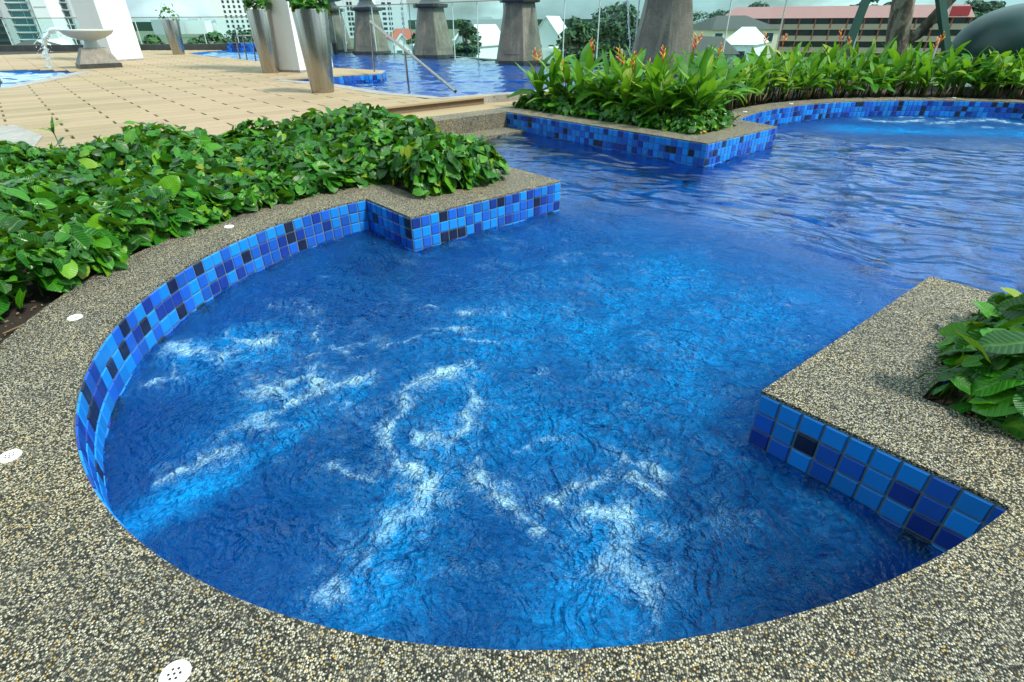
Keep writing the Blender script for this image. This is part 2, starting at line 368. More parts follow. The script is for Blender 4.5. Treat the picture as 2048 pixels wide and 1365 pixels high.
# the near rim, read off the photograph on the coping plane and smoothed as a radius over angle
rim_px = [(2022, 1015), (1960, 1060), (1880, 1110), (1800, 1150), (1700, 1192), (1600, 1228), (1500, 1256), (1400, 1276), (1300, 1289), (1200, 1295), (1100, 1298), (1000, 1297), (900, 1293), (800, 1284), (700, 1266), (600, 1240), (500, 1204), (400, 1155), (310, 1096), (250, 1050), (200, 1010), (165, 960), (148, 922), (138, 855), (143, 820), (160, 775), (185, 722), (215, 675), (250, 632), (290, 592), (340, 552), (390, 520), (440, 494), (500, 468), (560, 446), (640, 420), (700, 405), (731, 397)]
rim = np.array([UV(G(*q)) for q in rim_px]); ra = np.unwrap(np.arctan2(rim[:, 1], rim[:, 0])); rr0 = np.hypot(rim[:, 0], rim[:, 1])
am_ = ra.mean(); pf = np.polyfit(ra-am_, rr0, 6)
near_arc = [(np.polyval(pf, a-am_)*math.cos(a), np.polyval(pf, a-am_)*math.sin(a)) for a in np.linspace(ra[0], ra[-1], 73)]      # from the right end round the camera side to the left end
AL, BL_ = near_arc[-1], near_arc[0]; A0, A1 = (.085, 1.288), (1.516, 1.288); B0, B1 = (-.018, -1.237), (1.565, -1.31); C0, C1_, C2 = (3.69, 4.55), (3.762, 1.337), (5.32, 1.352)
far_arc = [(FC[0]+FR*math.cos(a), FC[1]+FR*math.sin(a)) for a in np.linspace(a0, math.radians(-62), 70)]
POOL = near_arc + [A0, A1, (1.516, 4.55), C0, C1_, C2, far_arc[0]] + far_arc + [(4.6, -4.6), (1.565, -3.6), B1, B0]
POOLW = [W(*q) for q in POOL]

# --- water surface
foam_lines = [  # photograph pixels on the water plane, half width (m), strength
 ([(300, 770), (350, 760), (380, 700)], .018, .6), ([(365, 690), (385, 712), (440, 705)], .03, .7), ([(450, 672), (480, 685), (500, 690), (548, 680)], .022, .9), ([(440, 716), (410, 712)], .03, .7), ([(545, 610), (600, 612), (645, 640), (638, 680)], .016, .5),
 ([(520, 775), (560, 795)], .05, .7), ([(580, 770), (620, 765), (650, 790)], .05, .8), ([(560, 830), (600, 810), (650, 795), (690, 775), (740, 755)], .018, .85), ([(330, 960), (400, 925), (470, 890), (560, 840)], .03, .5), ([(480, 860), (560, 810)], .05, .45),
 ([(955, 738), (900, 742), (850, 757), (812, 785), (802, 815), (785, 840), (775, 870), (785, 905), (815, 930), (860, 945)], .016, .95), ([(640, 820), (720, 800), (800, 790)], .016, .5), ([(945, 750), (962, 775), (950, 815), (935, 850), (910, 885), (890, 920)], .016, .7),
 ([(840, 880), (890, 890)], .055, .62), ([(815, 930), (850, 950), (870, 945)], .03, .9), ([(855, 945), (835, 985)], .05, .85), ([(830, 990), (790, 1040), (750, 1090)], .075, .55), ([(700, 1130), (650, 1200)], .06, .42), ([(650, 930), (700, 955), (790, 975)], .02, .5),
 ([(962, 935), (975, 955), (1010, 975), (1028, 1005)], .013, .85), ([(1085, 1062), (1060, 1030), (1030, 1000)], .012, .6), ([(1100, 1000), (1130, 978), (1165, 962), (1200, 955)], .014, .95), ([(1040, 905), (1090, 885), (1140, 875), (1190, 880)], .012, .5), ([(1225, 900), (1270, 925), (1310, 945)], .018, .7), ([(1260, 955), (1320, 985)], .022, .6),
 ([(1190, 1025), (1245, 1025)], .05, .72), ([(1220, 1050), (1235, 1120)], .09, .5), ([(1250, 1130), (1300, 1210)], .07, .42), ([(1300, 1030), (1340, 1080)], .06, .35),
 ([(820, 625), (860, 618)], .016, .6), ([(760, 695), (800, 682), (860, 672), (930, 660)], .014, .6), ([(620, 720), (700, 690), (770, 678)], .014, .55), ([(640, 690), (720, 715)], .02, .35), ([(930, 620), (945, 628)], .014, .7), ([(985, 618), (1025, 635)], .013, .7), ([(860, 660), (985, 680)], .016, .5), ([(1060, 755), (1095, 745)], .014, .5),
 ([(1730, 240), (1790, 246), (1840, 243)], .10, .62), ([(1800, 236), (1900, 238)], .08, .5), ([(1870, 250), (1930, 243), (1985, 240), (2040, 252)], .10, .6), ([(1950, 255), (2010, 258)], .08, .45)]
aer_lines = [([(270, 1055), (380, 985), (480, 930), (600, 850), (720, 780)], .075, 1.), ([(730, 1265), (770, 1150), (820, 1020), (860, 930)], .13, .85), ([(1150, 1260), (1200, 1140), (1230, 1040)], .17, .62),
 ([(430, 700), (560, 690)], .22, .55), ([(600, 790), (500, 850)], .2, .5), ([(880, 830), (950, 760)], .22, .55), ([(1050, 700), (1150, 620), (1300, 560)], .48, .62), ([(1150, 830), (1350, 760)], .36, .52), ([(1400, 700), (1500, 610)], .42, .55), ([(1000, 850), (1100, 800)], .3, .4),
 ([(1700, 258), (2048, 268)], .32, .6), ([(900, 720), (1000, 620)], .3, .35)]
def wave_near(x, y, u, v):
    r = np.hypot(u, v); near = np.clip((2.3-r)/.9, 0, 1)                       # how churned
    for j in ((8.2, .9), (9.0, 0.)): near = np.maximum(near, .8*np.clip(1.2-np.hypot(u-j[0], v-j[1])/1.6, 0, 1))
    wx = x+.10*fbm(x*2, y*2, 2, 3); wy = y+.10*fbm(x*2, y*2, 2, 9)
    a = .0125*fbm(wx*5, wy*5, 4, 21)*near
    ca, sa = math.cos(math.radians(-28)), math.sin(math.radians(-28)); p = wx*ca+wy*sa; q = -wx*sa+wy*ca
    rg = lambda t: 1-2*np.abs(t)
    b_ = (.014*fbm(p*1.1, q*3.2, 2, 31)+.010*rg(fbm(p*1.3, q*3.6, 2, 37))+.0045*rg(fbm(p*3.5, q*8, 2, 44)))*(1-.75*near)
    for k, (px_, py_, am, wl, rad) in enumerate([(600, 620, .006, .085, .6), (480, 690, .007, .09, .4), (880, 800, .006, .10, .45), (1230, 1000, .006, .11, .5), (1000, 600, .004, .075, .5), (1180, 930, .007, .11, .6), (640, 800, .005, .08, .4)]):
        c = G(px_, py_, ZW); d = np.hypot(x-c.x, y-c.y)+.03*fbm(x*5, y*5, 2, 60+k); a = a+am*np.sin(d*2*math.pi/wl)*np.exp(-(d/rad)**2)
    return a+b_, near
u, v, idx, cell = grid_water('w', POOL, .014, ZW, None, (-1.95, -4.7), (10.8, 4.6))
X = C1[0]+u*Uu[0]+v*Vv[0]; Yy = C1[1]+u*Uu[1]+v*Vv[1]
hz, nearf = wave_near(X, Yy, u, v)
foam = np.zeros(len(X)); aer = np.zeros(len(X))
wX = X+.035*fbm(X*9, Yy*9, 3, 5); wY = Yy+.035*fbm(X*9, Yy*9, 3, 15)
for lst, arr in ((foam_lines, foam), (aer_lines, aer)):
    for pts, hw, st in lst:
        P = [G(a, b_, ZW) for a, b_ in pts]; d = polydist(wX, wY, P, False); np.maximum(arr, st*np.exp(-(d/hw)**2), out=arr)
        if arr is foam: np.maximum(arr, .46*st*np.exp(-(d/(hw*2.8+.03))**2), out=arr)
foam *= np.clip(.78+.5*fbm(X*14, Yy*14, 3, 77), 0, 1.2)
foam = np.maximum(foam, np.clip((1.75-np.hypot(u, v))/.3, 0, 1)*.22*np.clip(fbm(X*6, Yy*8, 4, 88)-.1, 0, 1))
aer = np.clip(aer*(.85+.45*fbm(X*5, Yy*5, 3, 99)) + .10*nearf*np.clip(fbm(X*3, Yy*3, 3, 121)+.2, 0, 1) + foam*.45, 0, 1)
me = finish_grid('pool_water', X, Yy, ZW+hz+foam*(.016+.012*fbm(X*30, Yy*30, 2, 5)), idx, cell, M['water'])
attr(me, 'foam', foam); attr(me, 'aer', aer); attr(me, 'agit', np.clip(nearf*.9+.03+foam*.3, 0, 1))
tag(link('pool_water', me), 'churning deep blue water of the curved spa pool', None, None, 'structure')

# --- pool floor of square tiles (seen only through the water)
us = np.arange(-1.95, 10.8, .1); vs_ = np.arange(-4.7, 4.6, .1); fv = []; ff = []; cv = []
Ug, Vg = np.meshgrid(us+.05, vs_+.05, indexing='ij'); okc = inpoly(Ug, Vg, POOL) | (polydist(Ug, Vg, POOL) < .1)
for i, j in zip(*np.nonzero(okc)):
    o = len(fv); u0, v0 = us[i]+.002, vs_[j]+.002
    fv += [W(u0, v0, -.95), W(u0+.096, v0, -.95), W(u0+.096, v0+.096, -.95), W(u0, v0+.096, -.95)]; ff.append((o, o+1, o+2, o+3)); cv.append(random.random())
me = mesh('pool_floor_tiles', fv, ff, M['floor']); attr(me, 'cv', cv, 'FACE')
fl = MB().prism([W(-3, -6), W(12, -6), W(12, 6.5), W(-3, 6.5)], -1.05, -.956).build('pool_floor', M['poolwall']); tag(fl, 'blue floor slab under the spa pool', None, None, 'structure')
tag(link('floor_tile', me, None, fl), None, None, None, 'stuff')

# --- tiled walls
def tile_mesh(i, wd):
    h = wd/2; e = .004; d = .006
    return mesh('tile', [(-h, 0, -h), (h, 0, -h), (h, 0, h), (-h, 0, h), (-h+e, -d, -h+e), (h-e, -d, -h+e), (h-e, -d, h-e), (-h+e, -d, h-e)], [(4, 5, 6, 7), (0, 1, 5, 4), (1, 2, 6, 5), (2, 3, 7, 6), (3, 0, 4, 7)], M['t%d' % i])
TM = [tile_mesh(i, T-.006) for i in range(4)]
def path_samples(path, step):
    """points every step along a 2d polyline: (centre, tangent)"""
    P = [np.array(q[:2], float) for q in path]; out = []; L = [0.]
    for a, b_ in zip(P, P[1:]): L.append(L[-1]+np.linalg.norm(b_-a))
    n = int(L[-1]/step+.02); left = L[-1]-n*step
    cs = [((k+.5)*step, 1.) for k in range(n)]+([(n*step+left/2, left/step)] if left > .014 else [])      # the last tile is cut to fit
    for s_, wf in cs:
        i = min(np.searchsorted(L, s_)-1, len(P)-2); t = (s_-L[i])/(L[i+1]-L[i]); d = P[i+1]-P[i]; out.append((P[i]+d*t, d/np.linalg.norm(d), wf))
    return out
tile_rng = random.Random(5)
def tiles_on(parent, path, rows, z0=-.012, skip=None):
    """path in world xy; pool lies on the right-hand side of the direction of travel"""
    for ci, (c, d, wf) in enumerate(path_samples(path, T)):
        nrm = (d[1], -d[0])
        for r in range(rows):
            k = tile_rng.choices((0, 1, 2, 3), (40, 34, 16, 10))[0]
            ux, uy = -d[0]*wf, -d[1]*wf
            mw = Matrix(((ux, -nrm[0], 0, c[0]), (uy, -nrm[1], 0, c[1]), (0, 0, 1, z0-T*(r+.5)), (0, 0, 0, 1)))
            link('tile', TM[k], None, parent, mw)
def wall_strip(path, z0, z1, off):
    """a solid wall behind the path, off metres thick, on the left of the direction of travel"""
    P = [np.array(q[:2], float) for q in path]; n = len(P); O = []
    for i in range(n):
        d = P[min(i+1, n-1)]-P[max(i-1, 0)]; d = d/np.linalg.norm(d); nn = np.array([-d[1], d[0]])
        if 0 < i < n-1:
            d1 = (P[i]-P[i-1])/np.linalg.norm(P[i]-P[i-1]); d2 = (P[i+1]-P[i])/np.linalg.norm(P[i+1]-P[i]); n1 = np.array([-d1[1], d1[0]]); n2 = np.array([-d2[1], d2[0]]); nn = (n1+n2)/(1+n1@n2)
        O.append(P[i]+nn*off)
    vs = [(*p, z0) for p in P]+[(*p, z1) for p in P]+[(*p, z0) for p in O]+[(*p, z1) for p in O]; fs = []
    for i in range(n-1):
        fs += [(i, n+i, n+i+1, i+1), (2*n+i+1, 3*n+i+1, 3*n+i, 2*n+i), (n+i, 3*n+i, 3*n+i+1, n+i+1), (i+1, 2*n+i+1, 2*n+i, i)]
    fs += [(0, 2*n, 3*n, n), (n-1, 2*n-1, 4*n-1, 3*n-1)]
    return MB().add(vs, fs)
def pool_wall(name, label, uvpath, rows=4, tiles=None, cat='pool wall'):
    path = [W(*q) for q in uvpath]
    t = thing(name, label, cat, (path[0].x, path[0].y, 0))
    t.location = (0, 0, 0)
    wall_strip(path, -.34, -.0125, .1).build('grout_bed', M['grout'], t)
    wall_strip(path, -.955, -.3405, .1).build('submerged_wall', M['poolwall'], t)
    for p in (tiles or [uvpath]): tiles_on(t, [W(*q) for q in p], rows)
    return t
# travel so that the pool is on the right: left end -> round ... POOL is listed clockwise seen from above, pool inside on the right
na = near_arc
pool_wall('curved_pool_wall', 'curved blue mosaic wall round the near end of the spa pool', na, 4, [na[24:]])
pool_wall('planter_wall', 'blue mosaic wall of the left planter corner, with heart leaved plants above', [AL, A0, A1, (1.516, 4.55)], 4, [[AL, A0], [A0, A1]])
pool_wall('planter_wall', 'long blue mosaic wall of the planter with orange flowers', [C0, C1_, C2, (5.44, 1.93)], 4, [[C0, C1_], [C1_, C2]])
pool_wall('curved_pool_wall', 'curved blue mosaic wall at the far end of the spa pool', far_arc, 4, [far_arc[:54]])
pool_wall('planter_wall', 'blue mosaic wall below the right hand pebble ledge', [(1.565, -3.6), B1, B0, BL_], 4, [[B1, B0], [B0, BL_]])
wl = pool_wall('end_wall', 'rough pebble wall closing the side channel below the timber step', [(1.516, 4.55), C0], 0, [[(0, 0), (.01, 0)]])
wl.children[0].data.materials[0] = M['pebble']
MB().prism([W(1.5, 4.16), W(3.70, 4.16), W(3.70, 4.56), W(1.5, 4.56)], -.9, ZW+.035).build('ledge', M['pebble'], wl)
wall_strip([W(*q) for q in POOL[-5:-3]]+[W(*POOL[-3])], -.95, 0, .1).build('side_wall', M['poolwall'])
tag(bpy.data.objects['side_wall'], 'plain blue wall on the right side of the pool', 'pool wall')

# --- coping
def strip(inner, outer, z1=0., th=.06):
    n = len(inner); vs = [W(*q, z1) for q in inner]+[W(*q, z1) for q in outer]+[W(*q, z1-.012) for q in inner]+[W(*q, z1-th) for q in outer]; fs = []
    for i in range(n-1): fs += [(i, i+1, n+i+1, n+i), (2*n+i, 2*n+i+1, i+1, i), (n+i, n+i+1, 3*n+i+1, 3*n+i)]
    return MB().add(vs, fs)
inn = list(near_arc); out = []
th_in = np.linspace(-89.1, -270.9, 73)
aend = math.degrees(math.atan2(math.sqrt(R2**2-.16), .40))
for i, a in enumerate(np.linspace(-83, -(360-aend), 73)):
    f_ = i/72; r = R2 if f_ > .5 else R2+1.0*(1-f_/.5)**.6
    out.append((r*math.cos(math.radians(a)), r*math.sin(math.radians(a))))
# right island side first
inn = [(1.565, -3.6), B1, B0]+inn+[A0, A1, (1.516, 4.55)]
out = [(1.19, -3.6), (1.19, -1.66), (.36, -1.62)]+out+[(.40, 1.65), (1.15, 1.65), (1.15, 4.6)]
c = strip(inn, out).build('coping', M['pebble']); tag(c, 'pebble wash coping round the near spa pool', None, None, 'structure')
fo_ = [(FC[0]+(FR+.36)*math.cos(a), FC[1]+(FR+.36)*math.sin(a)) for a in np.linspace(a0-.02, math.radians(-62), 70)]
c = strip([(3.69, 4.92), C1_, C2]+far_arc, [(4.06, 4.92), (4.11, 1.70), (5.0, 1.70)]+fo_).build('coping', M['pebble']); tag(c, 'pebble wash coping round the far planter and far pool curve', None, None, 'structure')
c = MB().prism([W(1.151, 4.551), W(3.689, 4.551), W(3.689, 4.92), W(1.151, 4.92)], -.06, -.001).build('coping', M['pebble']); tag(c, 'pebble wash strip on top of the channel end wall', None, None, 'structure')

# --- drain caps set in the coping
def cap_mesh():
    b = MB(); b.lathe([(.0, .004), (.022, .004), (.024, .0055), (.028, .0045), (.030, .0), (.029, -.004)], seg=28); return b.mesh('cap', M['white'], True)
CM = cap_mesh(); HMs = MB().lathe([(0, .0045), (.0028, .0045), (.0028, .003)], seg=10).mesh('hole', M['hole'])
for (px_, py_, lab) in [(20, 913, 'white perforated cap at the left edge of the near coping'), (350, 1350, 'white perforated cap at the bottom edge, nearest of all'), (150, 636, 'white round cap on the coping beside bare soil'), (458, 454, 'small white cap on the coping below the leafy bed'),
                        (1582, 208, 'white cap on the far coping by the hedge stems'), (1490, 224, 'white cap on the far coping beside the flower planter'), (1908, 196, 'white cap on the far coping below the dark green ball')]:
    p = G(px_, py_); t = thing('drain_cap', lab, 'drain cap', (p.x, p.y, .0), random.random()*6, 'white caps set in the coping')
    link('rim', CM, None, t)
    for k in range(7):
        o = link('hole', HMs, None, t); r = 0 if k == 6 else .011; o.location = (r*math.cos(k*math.pi/3), r*math.sin(k*math.pi/3), .0002)

# ------------------------------------------------------------------ soil beds
def sheet(name, poly, z, mat, label, kind='structure'):
    me = mesh(name, [(p[0], p[1], z) for p in poly], [tuple(range(len(poly)))], mat); return tag(link(name, me), label, None, None, kind)
arc_o = [((R2-.05)*math.cos(math.radians(a)), (R2-.05)*math.sin(math.radians(a))) for a in np.linspace(-150, -(360-aend), 40)]
bedL = [W(*q) for q in arc_o+[(.38, 1.63), (1.19, 1.63), (1.19, 4.62), (-7, 4.8), (-7, -1.1)]]
def soil(name, poly, label):
    xs = [p.x for p in poly]; ys = [p.y for p in poly]; st = .07
    gx = np.arange(min(xs), max(xs), st); gy = np.arange(min(ys), max(ys), st); A, B = np.meshgrid(gx, gy, indexing='ij')
    ins = inpoly(A, B, poly) | (polydist(A, B, poly) < .08); cell = ins[:-1, :-1] & ins[1:, :-1] & ins[:-1, 1:] & ins[1:, 1:]
    idx = np.arange(A.size).reshape(A.shape); z = -.05+.022*fbm(A*4, B*4, 4, 3)
    me = finish_grid(name, A.ravel(), B.ravel(), z.ravel(), idx, cell, M['soil']); return tag(link(name, me), label, None, None, 'structure')
soil('soil', bedL, 'dark soil of the left planting bed')
bedR = [W(.375, -1.64), W(1.2, -1.64), W(1.2, -3.6), W(.375, -3.0)]
soil('soil', bedR, 'dark soil of the right hand planting bed')
bedC = [W(*q) for q in [(4.07, 4.9), (4.07, 1.69), (4.95, 1.69)]+[(FC[0]+(FR+.34)*math.cos(a), FC[1]+(FR+.34)*math.sin(a)) for a in np.linspace(a0-.03, .0, 30)]+[(12.8, 1.), (12., 4.4), (8, 5.6)]]
soil('soil', bedC, 'dark soil of the far planter and hedge')

# ------------------------------------------------------------------ deck
ZD = .10
P2 = [G(567, 160, ZD), G(660, 167, ZD), G(780, 186, ZD), G(885, 195, ZD), G(1090, 180, ZD)]
pool2 = [P2[0], P2[1], P2[2], P2[3], P2[4], Vector((3.6, 11.1, 0)), Vector((5.6, 12.2, 0)), Vector((5.6, 13.6, 0)), Vector((4.2, 15.1, 0)), Vector((.6, 19.3, 0)), Vector((-2.3, 22.9, 0)), Vector((-5.3, 25.7, 0)), Vector((-8.2, 27.9, 0)), G(662, 112, ZD), Vector((-4.55, 15.55, 0)), Vector((-3.02, 14.55, 0)), G(763, 147.5, ZD)]
pool3 = [G(-330, 200, ZD), G(0, 176, ZD), G(90, 158, ZD), G(158, 143.5, ZD), G(60, 140, ZD), G(-330, 150, ZD)]
pool4 = [G(378, 106.5, ZD), G(515, 122, ZD), Vector((-7.2, 20.4, 0)), Vector((-7.6, 25.6, 0)), Vector((-12.2, 26.6, 0))]
deck_poly = [W(-9, 4.75), W(1.25, 4.75), W(1.25, 5.5), W(3.95, 5.5), P2[4] + Vector((.25, -.3, 0))] + [P2[4]] + [Vector((3.6, 11.1, 0)), Vector((-2.3, 22.9, 0)), Vector((-5.3, 25.7, 0)), Vector((-14, 26.6, 0)), Vector((-30, 26.6, 0)), Vector((-22, 6, 0))]
BL, BW = 1.0, .28
def board_mesh(l, wd):
    b = MB(); e = .004
    b.add([(-l/2, -wd/2, 0), (l/2, -wd/2, 0), (l/2, wd/2, 0), (-l/2, wd/2, 0), (-l/2+e, -wd/2+e, .02), (l/2-e, -wd/2+e, .02), (l/2-e, wd/2-e, .02), (-l/2+e, wd/2-e, .02)], [(4, 5, 6, 7), (0, 1, 5, 4), (1, 2, 6, 5), (2, 3, 7, 6), (3, 0, 4, 7)])
    return b
deck = thing('pool_deck', 'pale timber look paving between the pools', None); deck['kind'] = 'structure'
bm_ = board_mesh(BL-.022, BW-.005).mesh('board', M['board'])
rows = int(24/BW); cand = []
for r in range(rows):
    v0 = 4.76+BW*(r+.5)
    for k in range(-22, 14):
        u0 = -.32 + k*BL + (.5*BL if r % 2 else 0); cand.append((u0, v0))
cu = np.array([c_[0] for c_ in cand]); cvv = np.array([c_[1] for c_ in cand])
WX = C1[0]+cu*Uu[0]+cvv*Vv[0]; WY = C1[1]+cu*Uu[1]+cvv*Vv[1]
ok = np.ones(len(cu), bool)
for du, dv in ((-.48, -.13), (.48, -.13), (.48, .13), (-.48, .13), (0, 0)):
    ax = WX+du*Uu[0]+dv*Vv[0]; ay = WY+du*Uu[1]+dv*Vv[1]
    ok &= inpoly(ax, ay, deck_poly)
    for pl, mg in ((pool2, .0), (pool3, .0), (pool4, .0)): ok &= ~(inpoly(ax, ay, pl) | (polydist(ax, ay, pl) < mg))
half = []
for i in np.nonzero(~ok)[0]:            # cut boards along the edges: quarter lengths that still fit
    for q in (-.375, -.125, .125, .375):
        c_ = np.array([WX[i], WY[i]])+q*Uu; good = True
        for du, dv in ((-.115, -.13), (.115, -.13), (.115, .13), (-.115, .13)):
            ax, ay = c_+du*Uu+dv*Vv
            good = good and bool(inpoly(ax, ay, deck_poly)) and not any(bool(inpoly(ax, ay, pl)) for pl in (pool2, pool3, pool4))
        if good: half.append(c_)
order = sorted(np.nonzero(ok)[0], key=lambda i: WX[i]**2+WY[i]**2)
def visible(i):
    d = np.array([WX[i], WY[i], ZD-H]); z = d@fw
    return z > 0 and -40 < 1024+F*(d@rt)/z < 2088
vis = [i for i in order if visible(i)]
first = set(vis[:300]); rest = [i for i in order if i not in first]
for i in first:
    link('board', bm_, None, deck, Matrix.Translation((WX[i], WY[i], ZD-.02)) @ Matrix.Rotation(AZ, 4, 'Z'))
bb = MB(); cvs = []; tmpl = board_mesh(BL-.022, BW-.005)
for i in rest:
    ca, sa = math.cos(AZ), math.sin(AZ); bb.add([(WX[i]+x*ca-y*sa, WY[i]+x*sa+y*ca, ZD-.02+z) for x, y, z in tmpl.v], tmpl.f); cvs += [random.random()]*5
tq = board_mesh(BL/4-.003, BW-.005)
for c_ in half: bb.add([(c_[0]+x*ca-y*sa, c_[1]+x*sa+y*ca, ZD-.02+z) for x, y, z in tq.v], tq.f); cvs += [random.random()]*5
me = bb.mesh('board', M['board']); attr(me, 'cv', cvs, 'FACE'); tag(link('board', me, None, deck), None, None, None, 'stuff')
# base under the boards: a sheet with holes where the pools are, laid as a fine grid
def holed(poly, holes, z, th, step, mat, name, parent=None):
    xs = [p[0] for p in poly]; ys = [p[1] for p in poly]; gx = np.arange(min(xs), max(xs)+step, step); gy = np.arange(min(ys), max(ys)+step, step); A, B = np.meshgrid(gx, gy, indexing='ij')
    ins = inpoly(A, B, poly)
    for h_ in holes: ins &= ~inpoly(A, B, h_)
    cell = ins[:-1, :-1] & ins[1:, :-1] & ins[:-1, 1:] & ins[1:, 1:]; idx = np.arange(A.size).reshape(A.shape)
    me = finish_grid(name, A.ravel(), B.ravel(), np.full(A.size, z), idx, cell, mat); return link(name, me, None, parent)
holed(deck_poly, [pool2, pool3, pool4], ZD-.016, 0, .12, M['gap'], 'joint_bed', deck)
MB().prism([W(-9, 4.70), W(1.25, 4.70), W(1.25, 4.752), W(-9, 4.752)], -.2, ZD).build('edge_band', M['granite_grey'], deck)
MB().prism([W(-8.9, 4.753), W(-1.75, 4.753), W(-1.55, 6.0), W(-1.75, 7.1), W(-8.9, 7.1)], ZD-.01, ZD+.008).build('stone_slab', M['granite_grey'], deck)
# timber step and its riser, the lower path
st_ = thing('timber_step', 'long timber step in front of the back pool coping', 'step', (0, 0, 0))
q0, q1 = W(1.9, 5.42), W(3.95, 5.42)
MB().prism([W(1.25, 5.44), W(3.97, 5.44), W(3.97, 5.52), W(1.25, 5.52)], -.05, ZD-.012).build('riser', plain('weathered_timber', (.17, .12, .075), .8, var=.3, scale=14), st_)
MB().prism([W(1.25, 5.40), W(4.0, 5.40), W(4.0, 5.55), W(1.25, 5.55)], ZD-.012, ZD+.012).build('tread', M['board'], st_)
pth = MB().prism([W(1.151, 4.921), W(6.9, 4.921), W(6.9, 6.2), W(1.151, 6.2)], -.06, -.002).build('path', M['board']); tag(pth, 'lower strip of pale paving beside the step', None, None, 'structure')

# ------------------------------------------------------------------ the other pools
def band(name, pts, wdt, z0, z1, mat, label, side=1, cat='coping', parent=None):
    P = [np.array([p[0], p[1]]) for p in pts]; n = len(P); O = []
    for i in range(n):
        d = P[min(i+1, n-1)]-P[max(i-1, 0)]; d = d/np.linalg.norm(d); O.append(P[i]+np.array([d[1], -d[0]])*wdt*side)
    vs = [(*p, z0) for p in P]+[(*p, z1) for p in P]+[(*p, z0) for p in O]+[(*p, z1) for p in O]; fs = []
    for i in range(n-1): fs += [(i, n+i, n+i+1, i+1), (2*n+i+1, 3*n+i+1, 3*n+i, 2*n+i), (n+i, 3*n+i, 3*n+i+1, n+i+1)]
    fs += [(0, 2*n, 3*n, n), (n-1, 2*n-1, 4*n-1, 3*n-1)]
    o = MB().add(vs, fs).build(name, mat, parent)
    if label: tag(o, label, cat, None, 'structure' if cat is None else None)
    return o
P2r = P2 + [Vector((3.6, 11.1, 0)), Vector((5.6, 12.2, 0))]
band('coping', P2r, .26, -.3, ZD+.004, M['granite_grey'], 'grey stone coping along the near edge of the back pool', 1, None)
z2 = ZD-.16
def back_water(name, poly, z, step, seed, label, amp=1.):
    xs = [p[0] for p in poly]; ys = [p[1] for p in poly]
    u_, v_, idx_, cell_ = grid_water(name, [(p[0], p[1]) for p in poly], step, z, None, (min(xs)-.1, min(ys)-.1), (max(xs)+.1, max(ys)+.1), .03)
    zz = z+amp*(.024*fbm(u_*1.3, v_*1.9, 3, seed)+.007*fbm(u_*4, v_*5, 2, seed+5))
    me = finish_grid(name, u_, v_, zz, idx_, cell_, M['water']); attr(me, 'foam', np.zeros(len(u_))); attr(me, 'aer', np.full(len(u_), .04)); attr(me, 'agit', np.full(len(u_), .0))
    return tag(link(name, me), label, None, None, 'structure')
back_water('back_pool_water', pool2, z2, .05, 41, 'rippled blue water of the back infinity pool')
back_water('wading_pool_water', pool3, ZD-.06, .09, 51, 'pale blue water of the wading pool at left'); back_water('lap_pool_water', pool4, ZD-.05, .09, 61, 'pale blue water of the pool beyond the deck')
M['palefloor'] = plain('pale_blue_pool_finish', (.12, .55, .85), .5)
for nm, pl, dz, mt in (('back_pool_floor', pool2, .9, 'poolwall'), ('wading_pool_floor', pool3, .35, 'palefloor'), ('lap_pool_floor', pool4, .5, 'palefloor')):
    sheet(nm, [(p[0], p[1]) for p in pl], ZD-dz, M[mt], nm.replace('_', ' ')+' under the water')
for nm, pl, dz in (('pool_side', pool2, .9), ('pool_side', pool3, .35), ('pool_side', pool4, .5)):
    ring = list(pl)+[pl[0]]; n = len(pl)
    me = mesh(nm, [(p[0], p[1], ZD-dz) for p in pl]+[(p[0], p[1], ZD-.02 if pl is not pool2 else ZD-.17) for p in pl], [(i, (i+1) % n, n+(i+1) % n, n+i) for i in range(n)], M['poolwall']); tag(link(nm, me), 'blue side wall of a background pool', None, None, 'structure')
# pier with tiled face
pier = thing('tiled_pier', 'paved tongue with blue mosaic face jutting into the back pool', 'pier')
pp = [P2[0]+Vector((-.3, .05, 0)), G(763, 147.5, ZD), Vector((-3.02, 14.55, 0)), Vector((-4.55, 15.55, 0)), Vector((-6.0, 15.2, 0)), Vector((-6, 13, 0))]
MB().prism(pp[:4], -.8, ZD-.012).build('grout_bed', M['grout'], pier)
a_, b_ = P2[0], G(763, 147.5, ZD)
def small_tiles(parent, a, b, rows, z0, tw=.1):
    d = (b-a); L = d.length; d.normalize(); n = int(L/tw); nr_ = Vector((d.y, -d.x, 0))
    for i in range(n):
        for r in range(rows):
            k = tile_rng.choices((0, 1, 2, 3), (30, 34, 22, 14))[0]; c_ = a+d*((i+.5)*tw); s_ = tw/T
            mw = Matrix(((-d.x*s_, -nr_.x, 0, c_.x), (-d.y*s_, -nr_.y, 0, c_.y), (0, 0, s_, z0-tw*(r+.5)), (0, 0, 0, 1))); link('tile', TM[k], None, parent, mw)
small_tiles(pier, a_, b_, 3, ZD-.02); small_tiles(pier, b_, Vector((-3.02, 14.55, 0)), 3, ZD-.02)
MB().prism(pp[:4], ZD-.012, ZD+.004).build('top', M['granite_grey'], pier)
in_ = [p.copy() for p in pp[:4]]; cen = sum(in_, Vector())/4
MB().prism([cen+(p-cen)*.86 for p in in_], ZD+.0041, ZD+.012).build('paving', M['board'], pier)
# tiled back wall of the far pool at left
lw = thing('lap_pool_wall', 'low blue mosaic wall behind the pool beyond the deck', 'pool wall')
la, lb = Vector((-12.25, 26.55, 0)), Vector((-7.55, 25.55, 0))
d_ = (lb-la).normalized(); n_ = Vector((-d_.y, d_.x, 0))
MB().prism([la, lb, lb+n_*.3, la+n_*.3], -.3, ZD+.26).build('grout_bed', M['grout'], lw); small_tiles(lw, la, lb, 3, ZD+.26, .1)
